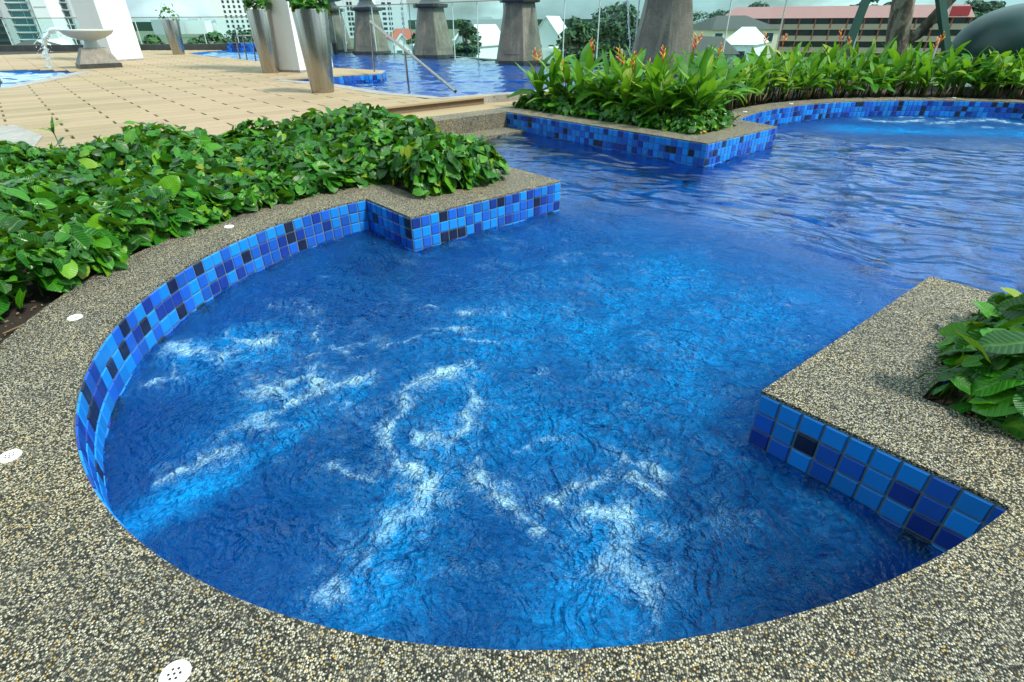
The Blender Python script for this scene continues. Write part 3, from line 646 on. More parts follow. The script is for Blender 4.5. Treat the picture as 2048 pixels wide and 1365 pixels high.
# infinity edge
band('overflow_edge', [Vector((5.6, 13.6, 0)), Vector((4.2, 15.1, 0)), Vector((.6, 19.3, 0)), Vector((-2.3, 22.9, 0)), Vector((-5.3, 25.7, 0)), Vector((-8.2, 27.9, 0))], .35, -.8, z2+.03, M['granite_dark'], 'dark overflow edge at the back of the infinity pool', 1, 'pool edge')
band('coping', pool3[:4], .33, -.2, ZD+.006, M['granite_grey'], 'grey stone coping beside the wading pool', 1, None)

# ------------------------------------------------------------------ podium, ground
pod = MB().prism([(-40, -12), (22, -12), (22, 9), (6.6, 14.2), (1, 20.4), (-2.2, 24.2), (-5.2, 27.0), (-8.4, 29.4), (-40, 29.4)], -9, -1.1).build('podium', M['conc']); tag(pod, 'concrete podium block that carries the pools', 'building')
gr = sheet('ground', [(-1500, -300), (1500, -300), (1500, 2500), (-1500, 2500)], -9, M['ground'], 'town ground far below the podium')

# unseen tower added behind the viewer to block sky light from left-facing surfaces
tw_ = thing('added_shade_tower', 'unseen tower added behind the viewer to shade the left facing surfaces', 'building', (-9, -9.5, -1.1))
MB().box((0, -6, 21), (30, 12, 42)).build('wall', plain('tower_render_grey', (.32, .33, .34), .85, var=.06, scale=.5), tw_)
sl_ = MB().box((0, .6, 0), (29, 1.2, .25)).mesh('balcony', M['wall_white']) if 'wall_white' in M else None
for k in range(12):
    o = link('balcony', sl_, None, tw_); o.location = (0, 0, 4+3.1*k)
    for q in range(7):
        if k == 0 and q == 0: wm_ = MB().box((0, .02, 0), (2.6, .1, 2.1)).mesh('window', M['pane'])
        o = link('window', wm_, None, tw_); o.location = (-12+4*q, 0, 5.4+3.1*k)
# ------------------------------------------------------------------ plants
def leaf_template(nr, nc, heart=True):
    """unit leaf along +y, normal +z; returns verts, faces, uv"""
    ts = np.linspace(0, 1, nr+1); ss = np.linspace(-1, 1, nc+1); vs = []; uvs = []; fs = []
    for t in ts:
        if heart: wd = .98*math.sqrt(t+.10)*max(1-t, 0)**.66*.92+.004; back = -.13*(1-t)**3
        else: wd = .135*(math.sin(math.pi*min(1, t*.96+.04)**.85)**.75)+.004; back = 0
        for s_ in ss:
            x = s_*wd; y = t+back*abs(s_)**1.2*4*.5
            z = .16*abs(s_)*wd-(.22*t*t if heart else .0)+ (.03*math.sin(t*9+s_*2) if heart else .012*math.sin(t*14)*abs(s_))
            vs.append((x, y, z)); uvs.append((.5+s_*wd*.6 if heart else .5+s_*.5, t))
    for i in range(nr):
        for j in range(nc): fs.append((i*(nc+1)+j, i*(nc+1)+j+1, (i+1)*(nc+1)+j+1, (i+1)*(nc+1)+j))
    return np.array(vs), fs, np.array(uvs)
def leaf_mesh(name, tmpl, mat):
    me = mesh(name, tmpl[0], tmpl[1], mat, True); ul = me.uv_layers.new(name='UVMap')
    li = np.empty(len(me.loops), np.int32); me.loops.foreach_get('vertex_index', li); ul.data.foreach_set('uv', tmpl[2][li].astype(np.float32).ravel()); return me
def merge_leaves(name, tmpl, mats, mat, cvals=None):
    """mats: (n,3,4) transforms -> one mesh"""
    V0, F0, U0 = tmpl; n = len(mats); m = np.asarray(mats); nv = len(V0)
    V_ = np.einsum('nij,vj->nvi', m[:, :, :3], V0)+m[:, None, :, 3]
    F_ = np.array(F0); q = (F_[None]+(np.arange(n)*nv)[:, None, None]).reshape(-1, 4)
    me = bpy.data.meshes.new(name); me.vertices.add(n*nv); me.vertices.foreach_set('co', V_.astype(np.float32).ravel())
    me.loops.add(q.size); me.loops.foreach_set('vertex_index', q.ravel().astype(np.int32)); me.polygons.add(len(q))
    me.polygons.foreach_set('loop_start', np.arange(0, q.size, 4, dtype=np.int32)); me.polygons.foreach_set('loop_total', np.full(len(q), 4, np.int32))
    me.update(calc_edges=True); me.polygons.foreach_set('use_smooth', np.ones(len(q), bool)); me.materials.append(mat)
    ul = me.uv_layers.new(name='UVMap'); ul.data.foreach_set('uv', np.tile(U0, (n, 1))[q.ravel()].astype(np.float32).ravel())
    cv_ = np.repeat(rng.random(n) if cvals is None else cvals, nv); attr(me, 'cv', cv_); return me
def frames(pos, nrm, size, yaw=None):
    """leaf transforms: local +z -> nrm, +y -> random direction in the leaf plane"""
    n = nrm/np.linalg.norm(nrm, axis=1, keepdims=True); k = len(n)
    r = rng.normal(size=(k, 3)) if yaw is None else yaw
    y = r-n*(r*n).sum(1, keepdims=True); y /= np.linalg.norm(y, axis=1, keepdims=True)+1e-9; x = np.cross(y, n)
    m = np.zeros((k, 3, 4)); s_ = size[:, None]; m[:, :, 0] = x*s_; m[:, :, 1] = y*s_; m[:, :, 2] = n*s_; m[:, :, 3] = pos; return m
TH = leaf_template(4, 2); TF = leaf_template(7, 4)
LEAFM = [leaf_mesh('leaf', TF, M['leaf'])]
def cam_size(pos, size):
    d = pos-np.array([0, 0, H]); return size/np.maximum(np.linalg.norm(d, axis=1), .1)
def in_view(pos, pad=30):
    d = pos-np.array([0, 0, H]); z = d@fw; x = 1024+F*(d@rt)/np.maximum(z, .01); y = 682.5-F*(d@up)/np.maximum(z, .01)
    return (z > 0) & (x > -pad) & (x < 2048+pad) & (y > -pad) & (y < 1365+pad)
def ground_cover(name, label, cat, poly, dens, hfun, smin, smax, nsingle=300, over=.05, bare=None, lowtop=.25, droop=.0):
    xs = [p[0] for p in poly]; ys = [p[1] for p in poly]; area = (max(xs)-min(xs))*(max(ys)-min(ys)); n = int(area*dens)
    x = rng.uniform(min(xs)-over, max(xs)+over, n); y = rng.uniform(min(ys)-over, max(ys)+over, n); pl = [(p[0], p[1]) for p in poly]
    ne = int(n*.5); xe = rng.uniform(min(xs)-over, max(xs)+over, ne*4); ye = rng.uniform(min(ys)-over, max(ys)+over, ne*4); de = polydist(xe, ye, pl); ke = de < .11; x = np.concatenate([x, xe[ke]]); y = np.concatenate([y, ye[ke]])      # fuller skirt along the edge
    ed = polydist(x, y, pl); ins = inpoly(x, y, pl); keep = ins | (ed < over); sgn = np.where(ins, ed, -ed)
    if bare is not None: keep &= ~bare(x, y)
    x, y, sgn = x[keep], y[keep], sgn[keep]
    def hh(x, y, s_): return hfun(x, y)*np.clip((s_+over+.05)/.22, .12, 1)**.6
    q = 1-rng.random(len(x))**1.8*(1-lowtop); h0 = hh(x, y, sgn); z = -.03+q*h0
    e = .06
    def hx(x_, y_):
        i_ = inpoly(x_, y_, pl); d_ = polydist(x_, y_, pl); return hh(x_, y_, np.where(i_, d_, -d_))
    gx = (hx(x+e, y)-hx(x-e, y))/(2*e); gy = (hx(x, y+e)-hx(x, y-e))/(2*e)
    nrm = np.stack([-gx*.8, -gy*.8, np.full(len(x), 1.)], 1); nrm /= np.linalg.norm(nrm, axis=1, keepdims=True)
    nrm = nrm+rng.normal(size=nrm.shape)*.55; nrm[:, 2] = np.abs(nrm[:, 2])+.12
    out_ = np.stack([-gx, -gy, -.35-rng.random(len(x))*.5], 1)+rng.normal(size=(len(x), 3))*.8
    sz = rng.uniform(smin, smax, len(x))*(.6+.85*rng.random(len(x))**2); pos = np.stack([x, y, z], 1)
    m = frames(pos, nrm, sz, out_); t = thing(name, label, cat, (0, 0, 0))
    sc = cam_size(pos, sz)*(.35+.65*q**3)*in_view(pos); o_ = np.argsort(-sc); top = o_[:nsingle]; rest_ = o_[nsingle:]
    for i in top:
        mw = Matrix([list(m[i, 0]), list(m[i, 1]), list(m[i, 2]), [0, 0, 0, 1]]); link('leaf', LEAFM[0], None, t, mw)
    tag(link('foliage', merge_leaves('foliage', TH, m[rest_], M['leaf']), None, t), None, None, None, 'stuff')
    # stems
    sb = MB(); pick = rng.choice(len(x), min(420, len(x)), replace=False)
    for i in pick:
        p = Vector(pos[i]); b0 = Vector((p.x+rng.normal()*.05, p.y+rng.normal()*.05, -.06)); mid = (p+b0)/2+Vector((rng.normal()*.02, rng.normal()*.02, .02)); sb.tube([b0, mid, p], [.004, .0035, .002], 4)
    tag(sb.build('stem', M['stemg'], t), None, None, None, 'stuff'); return t
bedLp = [W(*q) for q in [(R2*math.cos(math.radians(a)), R2*math.sin(math.radians(a))) for a in np.linspace(-172, -(360-aend), 40)]+[(.40, 1.66), (1.16, 1.66), (1.16, 4.3), (.2, 4.62), (-2, 4.62), (-6, 4.5), (-6, .6)]]
def hL(x, y):
    uu = (x-C1[0])*Uu[0]+(y-C1[1])*Uu[1]; vv = (x-C1[0])*Vv[0]+(y-C1[1])*Vv[1]
    b0 = .26+.11*fbm(x*1.5, y*1.5, 3, 7)+.06*fbm(x*5, y*5, 2, 19)
    b0 += .17*np.exp(-((uu-.95)/.45)**2-((vv-3.0)/.9)**2)+.06*np.exp(-((uu+.7)/.7)**2-((vv-4.0)/.6)**2)+.05*np.exp(-((uu-.75)/.35)**2-((vv-2.0)/.4)**2)
    b0 -= .07*np.exp(-((uu+.1)/.35)**2-((vv-4.2)/1.)**2)+.10*np.exp(-((uu+1.5)/.4)**2-((vv-4.4)/1.)**2)
    return np.clip(b0, .09, .6)
def bareL(x, y):
    uu = (x-C1[0])*Uu[0]+(y-C1[1])*Uu[1]; vv = (x-C1[0])*Vv[0]+(y-C1[1])*Vv[1]; r = np.hypot(uu, vv)
    a = np.degrees(np.arctan2(vv, uu)) % 360
    lim = R2-.05+np.clip((a-138)/14, 0, 1)*.30+.10*np.exp(-((a-127)/4)**2)+.08*fbm(x*5, y*5, 2, 2)*np.clip((a-130)/20, 0, 1); return (r < lim) & (vv > -3) & (uu < .4)
ground_cover('heart_leaf_plants', 'mass of glossy heart shaped leaves filling the left planting bed', 'plant bed', bedLp, 820, hL, .052, .095, 300, .05, bareL)
bedRp = [W(.42, -1.70), W(1.16, -1.66), W(1.16, -3.0), W(.36, -3.0)]
def hR(x, y): return .30+.05*fbm(x*2, y*2, 2, 4)
ground_cover('heart_leaf_shrub', 'large leaved green plant spilling over the pebble ledge at right', 'plant', bedRp, 480, hR, .065, .115, 280, .06, None, .2)
bedCp = [W(*q) for q in [(4.10, 4.85), (4.10, 1.73), (4.9, 1.73), (5.35, 2.3), (6.0, 2.6), (6.2, 3.2), (5.6, 4.8)]]
def hC(x, y): return .24+.05*fbm(x*2, y*2, 2, 14)
ground_cover('creeping_ground_cover', 'low dark green leaves under the orange flowers in the far planter', 'plant bed', bedCp, 520, hC, .05, .085, 120, .03, None, .15)

ORD = 'first second third fourth fifth sixth seventh eighth ninth tenth eleventh twelfth thirteenth fourteenth fifteenth sixteenth seventeenth eighteenth nineteenth twentieth'.split()
ORD += ['twenty-'+o for o in ORD[:9]]+['thirtieth']
def ordinals(ts, fmt):
    def sx(o): d = np.array(o.location)-np.array([0, 0, H]); return (d@rt)/max(d@fw, .01)
    for k, o in enumerate(sorted(ts, key=sx)): o['label'] = fmt % ORD[k]
# heliconias
def heli_leaf_mesh(arch, wid):
    V0, F0, U0 = leaf_template(9, 4, False); V1 = V0.copy(); V1[:, 0] *= wid
    t = V0[:, 1]; ang = arch*t; V1[:, 1] = np.sin(ang)/max(arch, .01); V1[:, 2] = V0[:, 2]-(1-np.cos(ang))/max(arch, .01); return leaf_mesh('leaf', (V1, F0, U0), M['heli'])
HL = [heli_leaf_mesh(a, w_) for a, w_ in ((.5, .9), (1.0, 1.05), (1.6, 1.), (.3, .72))]
def flower_mesh():
    b = MB(); cvl = []
    for k in range(6):
        z = k*.028; a = k*2.5; d = Vector((math.cos(a)*.75, math.sin(a)*.75, .75)).normalized(); p0 = Vector((0, 0, z)); L = .085-k*.008
        s0 = d.cross(Vector((0, 0, 1))).normalized(); s1 = d.cross(s0); o = len(b.v); n0 = len(b.v)
        pts = [p0, p0+d*L*.45+Vector((0, 0, .004)), p0+d*L+Vector((0, 0, .018))]; b.tube(pts, [.007, .010, .0015], 6); cvl += [0.]*6+[.35+.1*(k % 3)]*6+[1.]*6
    b.tube([(0, 0, -.16), (0, 0, .17)], [.004, .003], 5); cvl += [.1]*10
    me = b.mesh('flower', M['flower'], True); attr(me, 'cv', cvl); return me
FM = flower_mesh()
STM = MB().tube([(0, 0, -.06), (0.004, .01, .5), (0, 0, 1.)], [.012, .010, .006], 6).mesh('stem', M['stemg'], True)
DSM = MB().tube([(0, 0, -.08), (.01, 0, .5), (.03, .02, 1.)], [.011, .009, .006], 5).mesh('dry_stem', M['dry'], True)
def heliconia(x, y, hgt, nl, label, group, flower=0, fs=.85, lean=None, dry=0, L=(.30, .50)):
    t = thing('heliconia_plant', label, 'flowering plant', (x, y, -.05), 0, group)
    for k in range(nl):
        a = k*2.4+random.random()*1.2; z = hgt*(.35+.62*(k+.5)/nl)*random.uniform(.9, 1.08); el = math.radians(random.uniform(12, 70) if k < nl*.75 else random.uniform(55, 84)); l_ = random.uniform(*L)
        m_ = Matrix.Translation((math.cos(a)*.02, math.sin(a)*.02, z*.72)) @ Matrix.Rotation(a-math.pi/2, 4, 'Z') @ Matrix.Rotation(el, 4, 'X') @ Matrix.Rotation(random.uniform(-.5, .5), 4, 'Y') @ Matrix.Diagonal((l_, l_, l_, 1))
        link('leaf', random.choice(HL), None, t, m_)
    for k in range(2):
        link('stem', STM, None, t, Matrix.Translation((random.uniform(-.03, .03), random.uniform(-.03, .03), .02)) @ Matrix.Rotation(random.uniform(-.12, .12), 4, 'X') @ Matrix.Diagonal((1, 1, hgt*.75, 1)))
    for k in range(dry):
        link('dry_stem', DSM, None, t, Matrix.Translation((random.uniform(-.11, .11), random.uniform(-.11, .11), 0)) @ Matrix.Rotation(random.uniform(-.3, .3), 4, 'X') @ Matrix.Rotation(random.uniform(-.3, .3), 4, 'Y') @ Matrix.Diagonal((1, 1, random.uniform(.18, .34), 1)))
    if flower:
        for k in range(flower):
            o = link('flower', FM, None, t); o.location = (random.uniform(-.08, .08), random.uniform(-.08, .08), hgt*random.uniform(.9, 1.12)); o.rotation_euler = (random.uniform(-.3, .3), random.uniform(-.3, .3), random.random()*6); o.scale = (fs, fs, fs*1.1)
    return t
g1 = 'heliconias in the far planter'
spots = [(4.30, 4.55), (4.45, 4.1), (4.32, 3.7), (4.7, 3.9), (4.42, 3.3), (4.35, 2.95), (4.75, 3.3), (4.4, 2.55), (4.72, 2.75), (4.35, 2.15), (4.62, 2.3), (4.38, 1.92), (4.75, 1.98), (5.05, 2.5), (5.1, 3.1), (5.2, 2.1), (5.45, 2.7), (5.0, 3.7), (4.95, 4.3), (5.5, 3.3), (4.55, 3.55), (4.3, 4.25), (4.6, 4.4), (4.55, 3.05), (4.55, 2.05), (4.9, 2.95), (5.2, 3.5), (4.25, 2.35)]
random.seed(21)
hf_, hn_ = [], []
for i, (a, b_) in enumerate(spots):
    p = W(a, b_); fl_ = 1 if i in (1, 3, 5, 7, 10, 14, 17) else (2 if i in (0, 6) else 0)
    t_ = heliconia(p.x, p.y, random.uniform(.58, .84), random.randint(12, 16), 'broad leaved heliconia with an orange flower in the far planter' if fl_ else 'broad leaved green heliconia without flower in the far planter', g1 + (' in flower' if fl_ else ' out of flower'), fl_); (hf_ if fl_ else hn_).append(t_)
ordinals(hf_, 'broad leaved heliconia with orange flowers in the far planter, %s such from left'); ordinals(hn_, 'broad leaved green heliconia without flower in the far planter, %s such from left')
g2 = 'heliconia hedge behind the far pool curve'
hed = []
for row, (dr, n_) in enumerate(((.52, 28), (.80, 26), (1.12, 24))):
    for a in np.linspace(a0-.16, .22, n_):
        r = FR+dr+random.uniform(-.08, .08); hed.append((FC[0]+r*math.cos(a+random.uniform(-.02, .02)), FC[1]+r*math.sin(a), row))
hr_ = {}
for i, (a, b_, row) in enumerate(hed):
    p = W(a, b_); fl_ = 1 if (row > 0 and i % 5 == 0) else 0
    t_ = heliconia(p.x, p.y, random.uniform(.50, .74)+.08*row, random.randint(12, 15), 'bright green hedge heliconia with a tall orange flower' if fl_ else 'bright green heliconia with dry stems in the hedge behind the far pool', g2 + (' in flower' if fl_ else ''), fl_, dry=4 if row < 2 else 1, L=(.28, .44)); hr_.setdefault((row, fl_), []).append(t_)
for (row, fl_), ts in hr_.items(): ordinals(ts, ('heliconia with orange flower, %s from left in the ' if fl_ else 'green heliconia with dry stems, %s from left in the ')+('front', 'middle', 'back')[row]+' row of the hedge')
# a fallen dead flower on the far planter corner
p = G(1392, 266); o = link('fallen_flower', FM); o.location = (p.x, p.y, .02); o.rotation_euler = (1.5, .2, .6); o.scale = (1.3, 1.3, .6); tag(o, 'fallen orange flower head on the corner of the far planter', 'flower')
# slender sprig poking above the bed at left
sp_ = thing('sprig', 'slender upright sprig with narrow leaves in front of the deck at left', 'plant', W(-1.5, 4.4)); sp_.location.z = -.02
for k in range(8):
    a = k*.82; m_ = Matrix.Translation((0, 0, .34+.01*k)) @ Matrix.Rotation(a, 4, 'Z') @ Matrix.Rotation(math.radians(18 if k else 75), 4, 'X') @ Matrix.Diagonal((.15, .15, .15, 1)); link('leaf', HL[3], None, sp_, m_)
link('stem', STM, None, sp_, Matrix.Diagonal((.6, .6, .4, 1)))
# thin grass tufts at the edge of the bed
gb = MB()
for (px_, py_) in [(430, 400), (500, 380), (545, 410), (560, 390), (470, 405), (270, 480), (250, 470), (300, 485)]:
    p = G(px_, py_)
    for k in range(7):
        a = random.random()*6.3; l_ = random.uniform(.12, .26); d = Vector((math.cos(a), math.sin(a), 0)); p0 = p+d*.03*random.random(); p0.z = -.04
        p1 = p0+d*l_*.25+Vector((0, 0, l_*.8)); p2_ = p1+d*l_*.5+Vector((0, 0, l_*.05)); s_ = Vector((-d.y, d.x, 0))*.004
        gb.add([p0-s_, p0+s_, p1+s_, p1-s_, p2_], [(0, 1, 2, 3), (3, 2, 4)])
tag(gb.build('grass', M['stemg']), 'thin grass blades growing through the leafy bed', 'grass', None, 'stuff')
# soil litter
lb_ = MB()
for k in range(260):
    u_ = math.radians(random.uniform(120, 200)); r = R2+random.uniform(.02, .35); p = W(r*math.cos(u_), r*math.sin(u_)); s_ = random.uniform(.002, .007); lb_.box((p.x, p.y, -.035), (s_*2.4, s_, s_*.7), random.random()*3)
tag(lb_.build('litter', plain('dry_litter', (.20, .15, .10), .9, var=.5, scale=60)), 'dry bits lying on the bare soil strip', 'litter', None, 'stuff')
tw = MB().tube([G(5, 668, -.03), G(70, 640, -.025), G(140, 592, -.02), G(190, 562, -.02)], [.004, .005, .004, .003], 5).build('twig', M['dry']); tag(tw, 'thin dry twig lying on the soil beside the coping', 'twig')

# ------------------------------------------------------------------ deck furniture
def planter(x, y, hgt, rt_, rb_, label, seed, leafn=90, tall=.35):
    t = thing('steel_planter', label, 'planter', (x, y, ZD+.001)); b = MB(); b.lathe([(0, 0), (rb_*.98, 0), (rb_, .015), (rt_, hgt-.012), (rt_-.004, hgt), (rt_-.03, hgt), (rt_-.04, hgt-.08), (0, hgt-.08)], seg=48)
    smooth_by_angle(b.build('pot', M['steel'], t), 35)
    MB().lathe([(0, hgt-.05), (rt_-.045, hgt-.055)], seg=24).build('soil_top', M['soil'], t)
    r2 = np.random.default_rng(seed); n = leafn; a = r2.random(n)*6.28; rr = rt_*1.0*np.sqrt(r2.random(n)); z = hgt-.02+tall*r2.random(n)**.7*(1.05-.55*(rr/rt_)**2)
    pos = np.stack([rr*np.cos(a)*1.1, rr*np.sin(a)*1.1, z], 1); nrm = np.stack([np.cos(a)*.5, np.sin(a)*.5, np.full(n, .9)], 1)+r2.normal(size=(n, 3))*.4
    m = frames(pos, nrm, r2.uniform(.07, .13, n))
    for i in range(n): link('leaf', LEAFM[0], None, t, Matrix([list(m[i, 0]), list(m[i, 1]), list(m[i, 2]), [0, 0, 0, 1]]))
    b = MB()
    for k in range(9):
        e_ = pos[k]; b.tube([(e_[0]*.3, e_[1]*.3, hgt-.08), (e_[0]*.7, e_[1]*.7, hgt+.02), tuple(e_)], [.006, .005, .003], 5)
    b.build('stem', M['stemg'], t); return t
p = G(641, 187, ZD); planter(p.x, p.y+.16, 1.20, .275, .185, 'tall tapered steel planter nearest the pool, beside the pillar', 1, 130, .32)
p = G(538, 147, ZD); planter(p.x, p.y+.16, 1.27, .27, .19, 'tapered steel planter standing left of the white pillar', 2, 130, .48)
p = G(354, 110, ZD); planter(p.x, p.y+.16, 1.12, .30, .20, 'small far steel planter by the glass fence', 3, 40, .6)
def pillar(label, pts, hgt):
    t = thing('square_pillar', label, 'pillar'); MB().prism(pts, ZD+.001, hgt).build('shaft', M['plaster'], t)
    c_ = sum((Vector(p) for p in pts), Vector())/4
    MB().prism([c_+(Vector(p)-c_)*1.012 for p in pts], ZD+.0005, ZD+.05).build('base_joint', M['granite_grey'], t); return t
c0 = G(601, 146, ZD); e1 = Vector((.42, .908, 0)); e2 = Vector((-.908, .42, 0))
c0 = Vector((c0.x, c0.y, 0)); pillar('white square pillar between the two nearer steel planters', [c0, c0+e1*1.15, c0+e1*1.15+e2*.72, c0+e2*.72], 5.2)
c0 = G(229, 124, ZD); c1 = G(288, 120, ZD); c0.z = c1.z = 0; e1 = (c1-c0); wv_ = e1.length; e1.normalize(); e2 = Vector((-e1.y, e1.x, 0))
pillar('broad white pillar at left behind the fountain bowl', [c0, c1, c1+e2*1.0, c0+e2*1.0], 5.2)
# fountain bowl on low pedestal at left
fp = G(182, 137, ZD); fb_ = thing('fountain_bowl', 'wide pale bowl on a low stone pedestal beside the wading pool', 'fountain', (fp.x, fp.y+.35, ZD), AZ)
MB().box((0, 0, .07), (1.35, 1.35, .14)).build('plinth', M['granite_dark'], fb_)
MB().box((0, 0, .37), (1.28, 1.28, .46), 0, .62).build('pedestal', M['granite'], fb_)
smooth_by_angle(MB().lathe([(.30, .6), (.27, .66), (.22, .74), (.20, .80), (.24, .84)], seg=32).build('neck', M['bowl'], fb_))
smooth_by_angle(MB().lathe([(.05, .82), (.28, .83), (.55, .90), (.76, 1.0), (.86, 1.10), (.86, 1.14), (.82, 1.14), (.72, 1.05), (.4, .93), (0, .9)], seg=48).build('bowl', M['bowl'], fb_))
def stream(label, pts, rad, seed, drops=60, spread=.04):
    t = thing('water_stream', label, 'water jet', pts[-1]); inv = Vector(pts[-1]); r_ = random.Random(seed); b = MB(); n = 14; P = []
    for k in range(n+1):
        f_ = k/n*(len(pts)-1); i = min(int(f_), len(pts)-2); P.append(Vector(pts[i]).lerp(Vector(pts[i+1]), f_-i)-inv)
    b.tube([p_+Vector((r_.uniform(-1, 1), r_.uniform(-1, 1), 0))*spread*.3 for p_ in P], [rad*r_.uniform(.6, 1.2) for _ in P], 7); smooth_by_angle(b.build('jet', M['stream'], t), 80)
    d = MB()
    for k in range(drops):
        q = P[r_.randint(0, n)]; s_ = r_.uniform(.006, .018); d.lathe([(0, -s_), (s_*.8, -s_*.4), (s_*.8, s_*.4), (0, s_)], (q.x+r_.gauss(0, spread), q.y+r_.gauss(0, spread), max(.0, q.z+r_.gauss(0, spread))), 6)
    tag(d.build('droplets', M['stream'], t, True), None, None, None, 'stuff'); return t
bw = fb_.location; fb_.scale = (.70, .70, .78)
stream('curved water jet spilling from the fountain bowl at left', [(bw.x-.56, bw.y-.05, bw.z+.88), (bw.x-.85, bw.y-.1, bw.z+.9), (bw.x-1.1, bw.y-.12, bw.z+.68), (bw.x-1.2, bw.y-.15, bw.z+.3), (bw.x-1.22, bw.y-.15, ZD-.05)], .06, 1, 260, .08)

# pedestals with bowls along the infinity edge
def hexped(x, y, hgt, r0, r1, rot, label, bowl, capd=1.0):
    t = thing('fountain_pedestal', label, 'fountain', (x, y, z2-.12), rot, 'stone pedestals along the infinity edge'); b = MB(); b.lathe([(0, 0), (r0*1.06, 0), (r0*1.06, .22), (0, .22)], seg=6); b.build('plinth', M['granite_dark'], t)
    MB().lathe([(r0, .2201), (r1, hgt-.12), (0, hgt-.12)], seg=6).build('shaft', M['granite'], t)
    for k in range(6):      # raised stone panels, one per face
        a = math.pi/6+k*math.pi/3; z0_, z1_ = .4, hgt*.52; f0 = (z0_-.22)/(hgt-.34); f1 = (z1_-.22)/(hgt-.34); ra = (r0+(r1-r0)*f0)*math.cos(math.pi/6)+.008; rb = (r0+(r1-r0)*f1)*math.cos(math.pi/6)+.008
        h0 = (r0+(r1-r0)*f0)*.36; h1 = (r0+(r1-r0)*f1)*.36; n_ = Vector((math.cos(a), math.sin(a), 0)); s_ = Vector((-n_.y, n_.x, 0))
        vs = [n_*ra-s_*h0+Vector((0, 0, z0_)), n_*ra+s_*h0+Vector((0, 0, z0_)), n_*rb+s_*h1+Vector((0, 0, z1_)), n_*rb-s_*h1+Vector((0, 0, z1_))]; vs += [v_-n_*.03 for v_ in vs]
        MB().add(vs, [(0, 1, 2, 3), (0, 4, 5, 1), (1, 5, 6, 2), (2, 6, 7, 3), (3, 7, 4, 0)]).build('panel', M['granite'], t)
    MB().lathe([(0, hgt-.12), (r1*1.3, hgt-.12), (r1*1.34, hgt-.08), (r1*1.34, hgt), (0, hgt)], seg=6).build('cap', M['granite_dark'], t)
    smooth_by_angle(MB().lathe([(r1*.95, hgt+.001), (r1*.75, hgt+.08), (r1*.55, hgt+.2), (r1*.5, hgt+.28), (0, hgt+.28)], seg=28).build('neck', M['bowl'], t))
    R = r0*1.25; smooth_by_angle(MB().lathe([(.05, hgt+.24), (R*.4, hgt+.27), (R*.75, hgt+.37), (R, hgt+.56), (R, hgt+.6), (R*.93, hgt+.6), (R*.6, hgt+.44), (0, hgt+.38)], seg=40).build('bowl', M['bowl_teal'], t)); return t
peds = [(744, 109, 'stone fountain pedestal behind the sloping handrail', 1.80), (868, 117, 'stone fountain pedestal with carved panel, right of the handrail', 1.84), (1039, 130, 'stone fountain pedestal in front of the white gabled houses', 1.90), (1318, 152, 'tall stone pedestal rising behind the orange flowers', 2.1), (672, 105, 'stone fountain pedestal half hidden by the white pillar', 1.80)]
for (px_, py_, lab, hg) in peds:
    p = G(px_, py_, z2); dd = Vector((p.x, p.y, 0)).normalized(); wpx = {744: 80, 868: 90, 1039: 106, 1318: 148, 672: 76}[px_]
    dep = (Vector((p.x, p.y, z2))-Vector((0, 0, H))).dot(Vector(fw)); r0 = wpx/2/F*dep*.98; r1 = r0*.62
    hexped(p.x+dd.x*r0, p.y+dd.y*r0, hg, r0, r1, math.atan2(p.y, p.x)+math.radians(9)+math.radians(0), lab, 1)
# thin jets beside the pedestals
for k, (x_, y0_, y1_, Y_, lab) in enumerate([(690, -10, 103, 25.5, 'thin water jet beside the half hidden pedestal'), (806, -30, 108, 23.5, 'tall thin water jet between two pedestals'), (1258, -30, 118, 15.6, 'sparkling water jet left of the tall pedestal')]):
    stream(lab, [PX(x_-6, y0_, Y_), PX(x_, (y0_+y1_)/2, Y_), PX(x_+3, y1_, Y_)], .022, 10+k, 90, .035)
# sloping handrail into the back pool
hr = thing('handrail', 'sloping steel handrail leading down into the back pool', 'handrail', (0, 0, 0))
ha = G(749, 145, ZD); hb_ = G(822, 190, z2); dz0 = 1.08
top0 = PX(741, 43, ha.y-.1); top1 = PX(911, 183.5, 10.35)
mid_ = top0.lerp(top1, .46)
smooth_by_angle(MB().tube([top0+Vector((0, 0, 0)), top1], .028, 12).build('rail', M['steel'], hr), 60)
smooth_by_angle(MB().tube([Vector((ha.x, ha.y, ZD)), top0+Vector((.0, 0, -.0))], .022, 10).build('post', M['steel'], hr), 60)
smooth_by_angle(MB().tube([Vector((mid_.x+.02, mid_.y, -.7)), mid_], .022, 10).build('post', M['steel'], hr), 60)
# ladder rails at the far pool
ld = thing('pool_ladder', 'bent steel grab rails at the pool beyond the deck', 'ladder')
for k, (x0_, x1_) in enumerate(((470, 480), (485, 493), (503, 510))):
    b0 = G(x1_, 119, ZD); t0 = PX(x0_, 72, b0.y); smooth_by_angle(MB().tube([Vector((b0.x, b0.y, ZD-.3)), t0+Vector((0, 0, -.05)), t0+Vector((.05, 0, 0)), t0+Vector((.55 if k == 0 else .2, .2, 0))], .022, 8).build('rail', M['steel'], ld), 60)
# rail end at the left edge
hl = thing('handrail', 'steel rail end dipping into the wading pool at the left edge', 'handrail'); q = G(10, 166, ZD-.06); smooth_by_angle(MB().tube([Vector((q.x-.9, q.y-.05, .95)), Vector((q.x-.25, q.y, .6)), Vector((q.x, q.y, -.2))], .04, 10).build('rail', M['steel'], hl), 60)

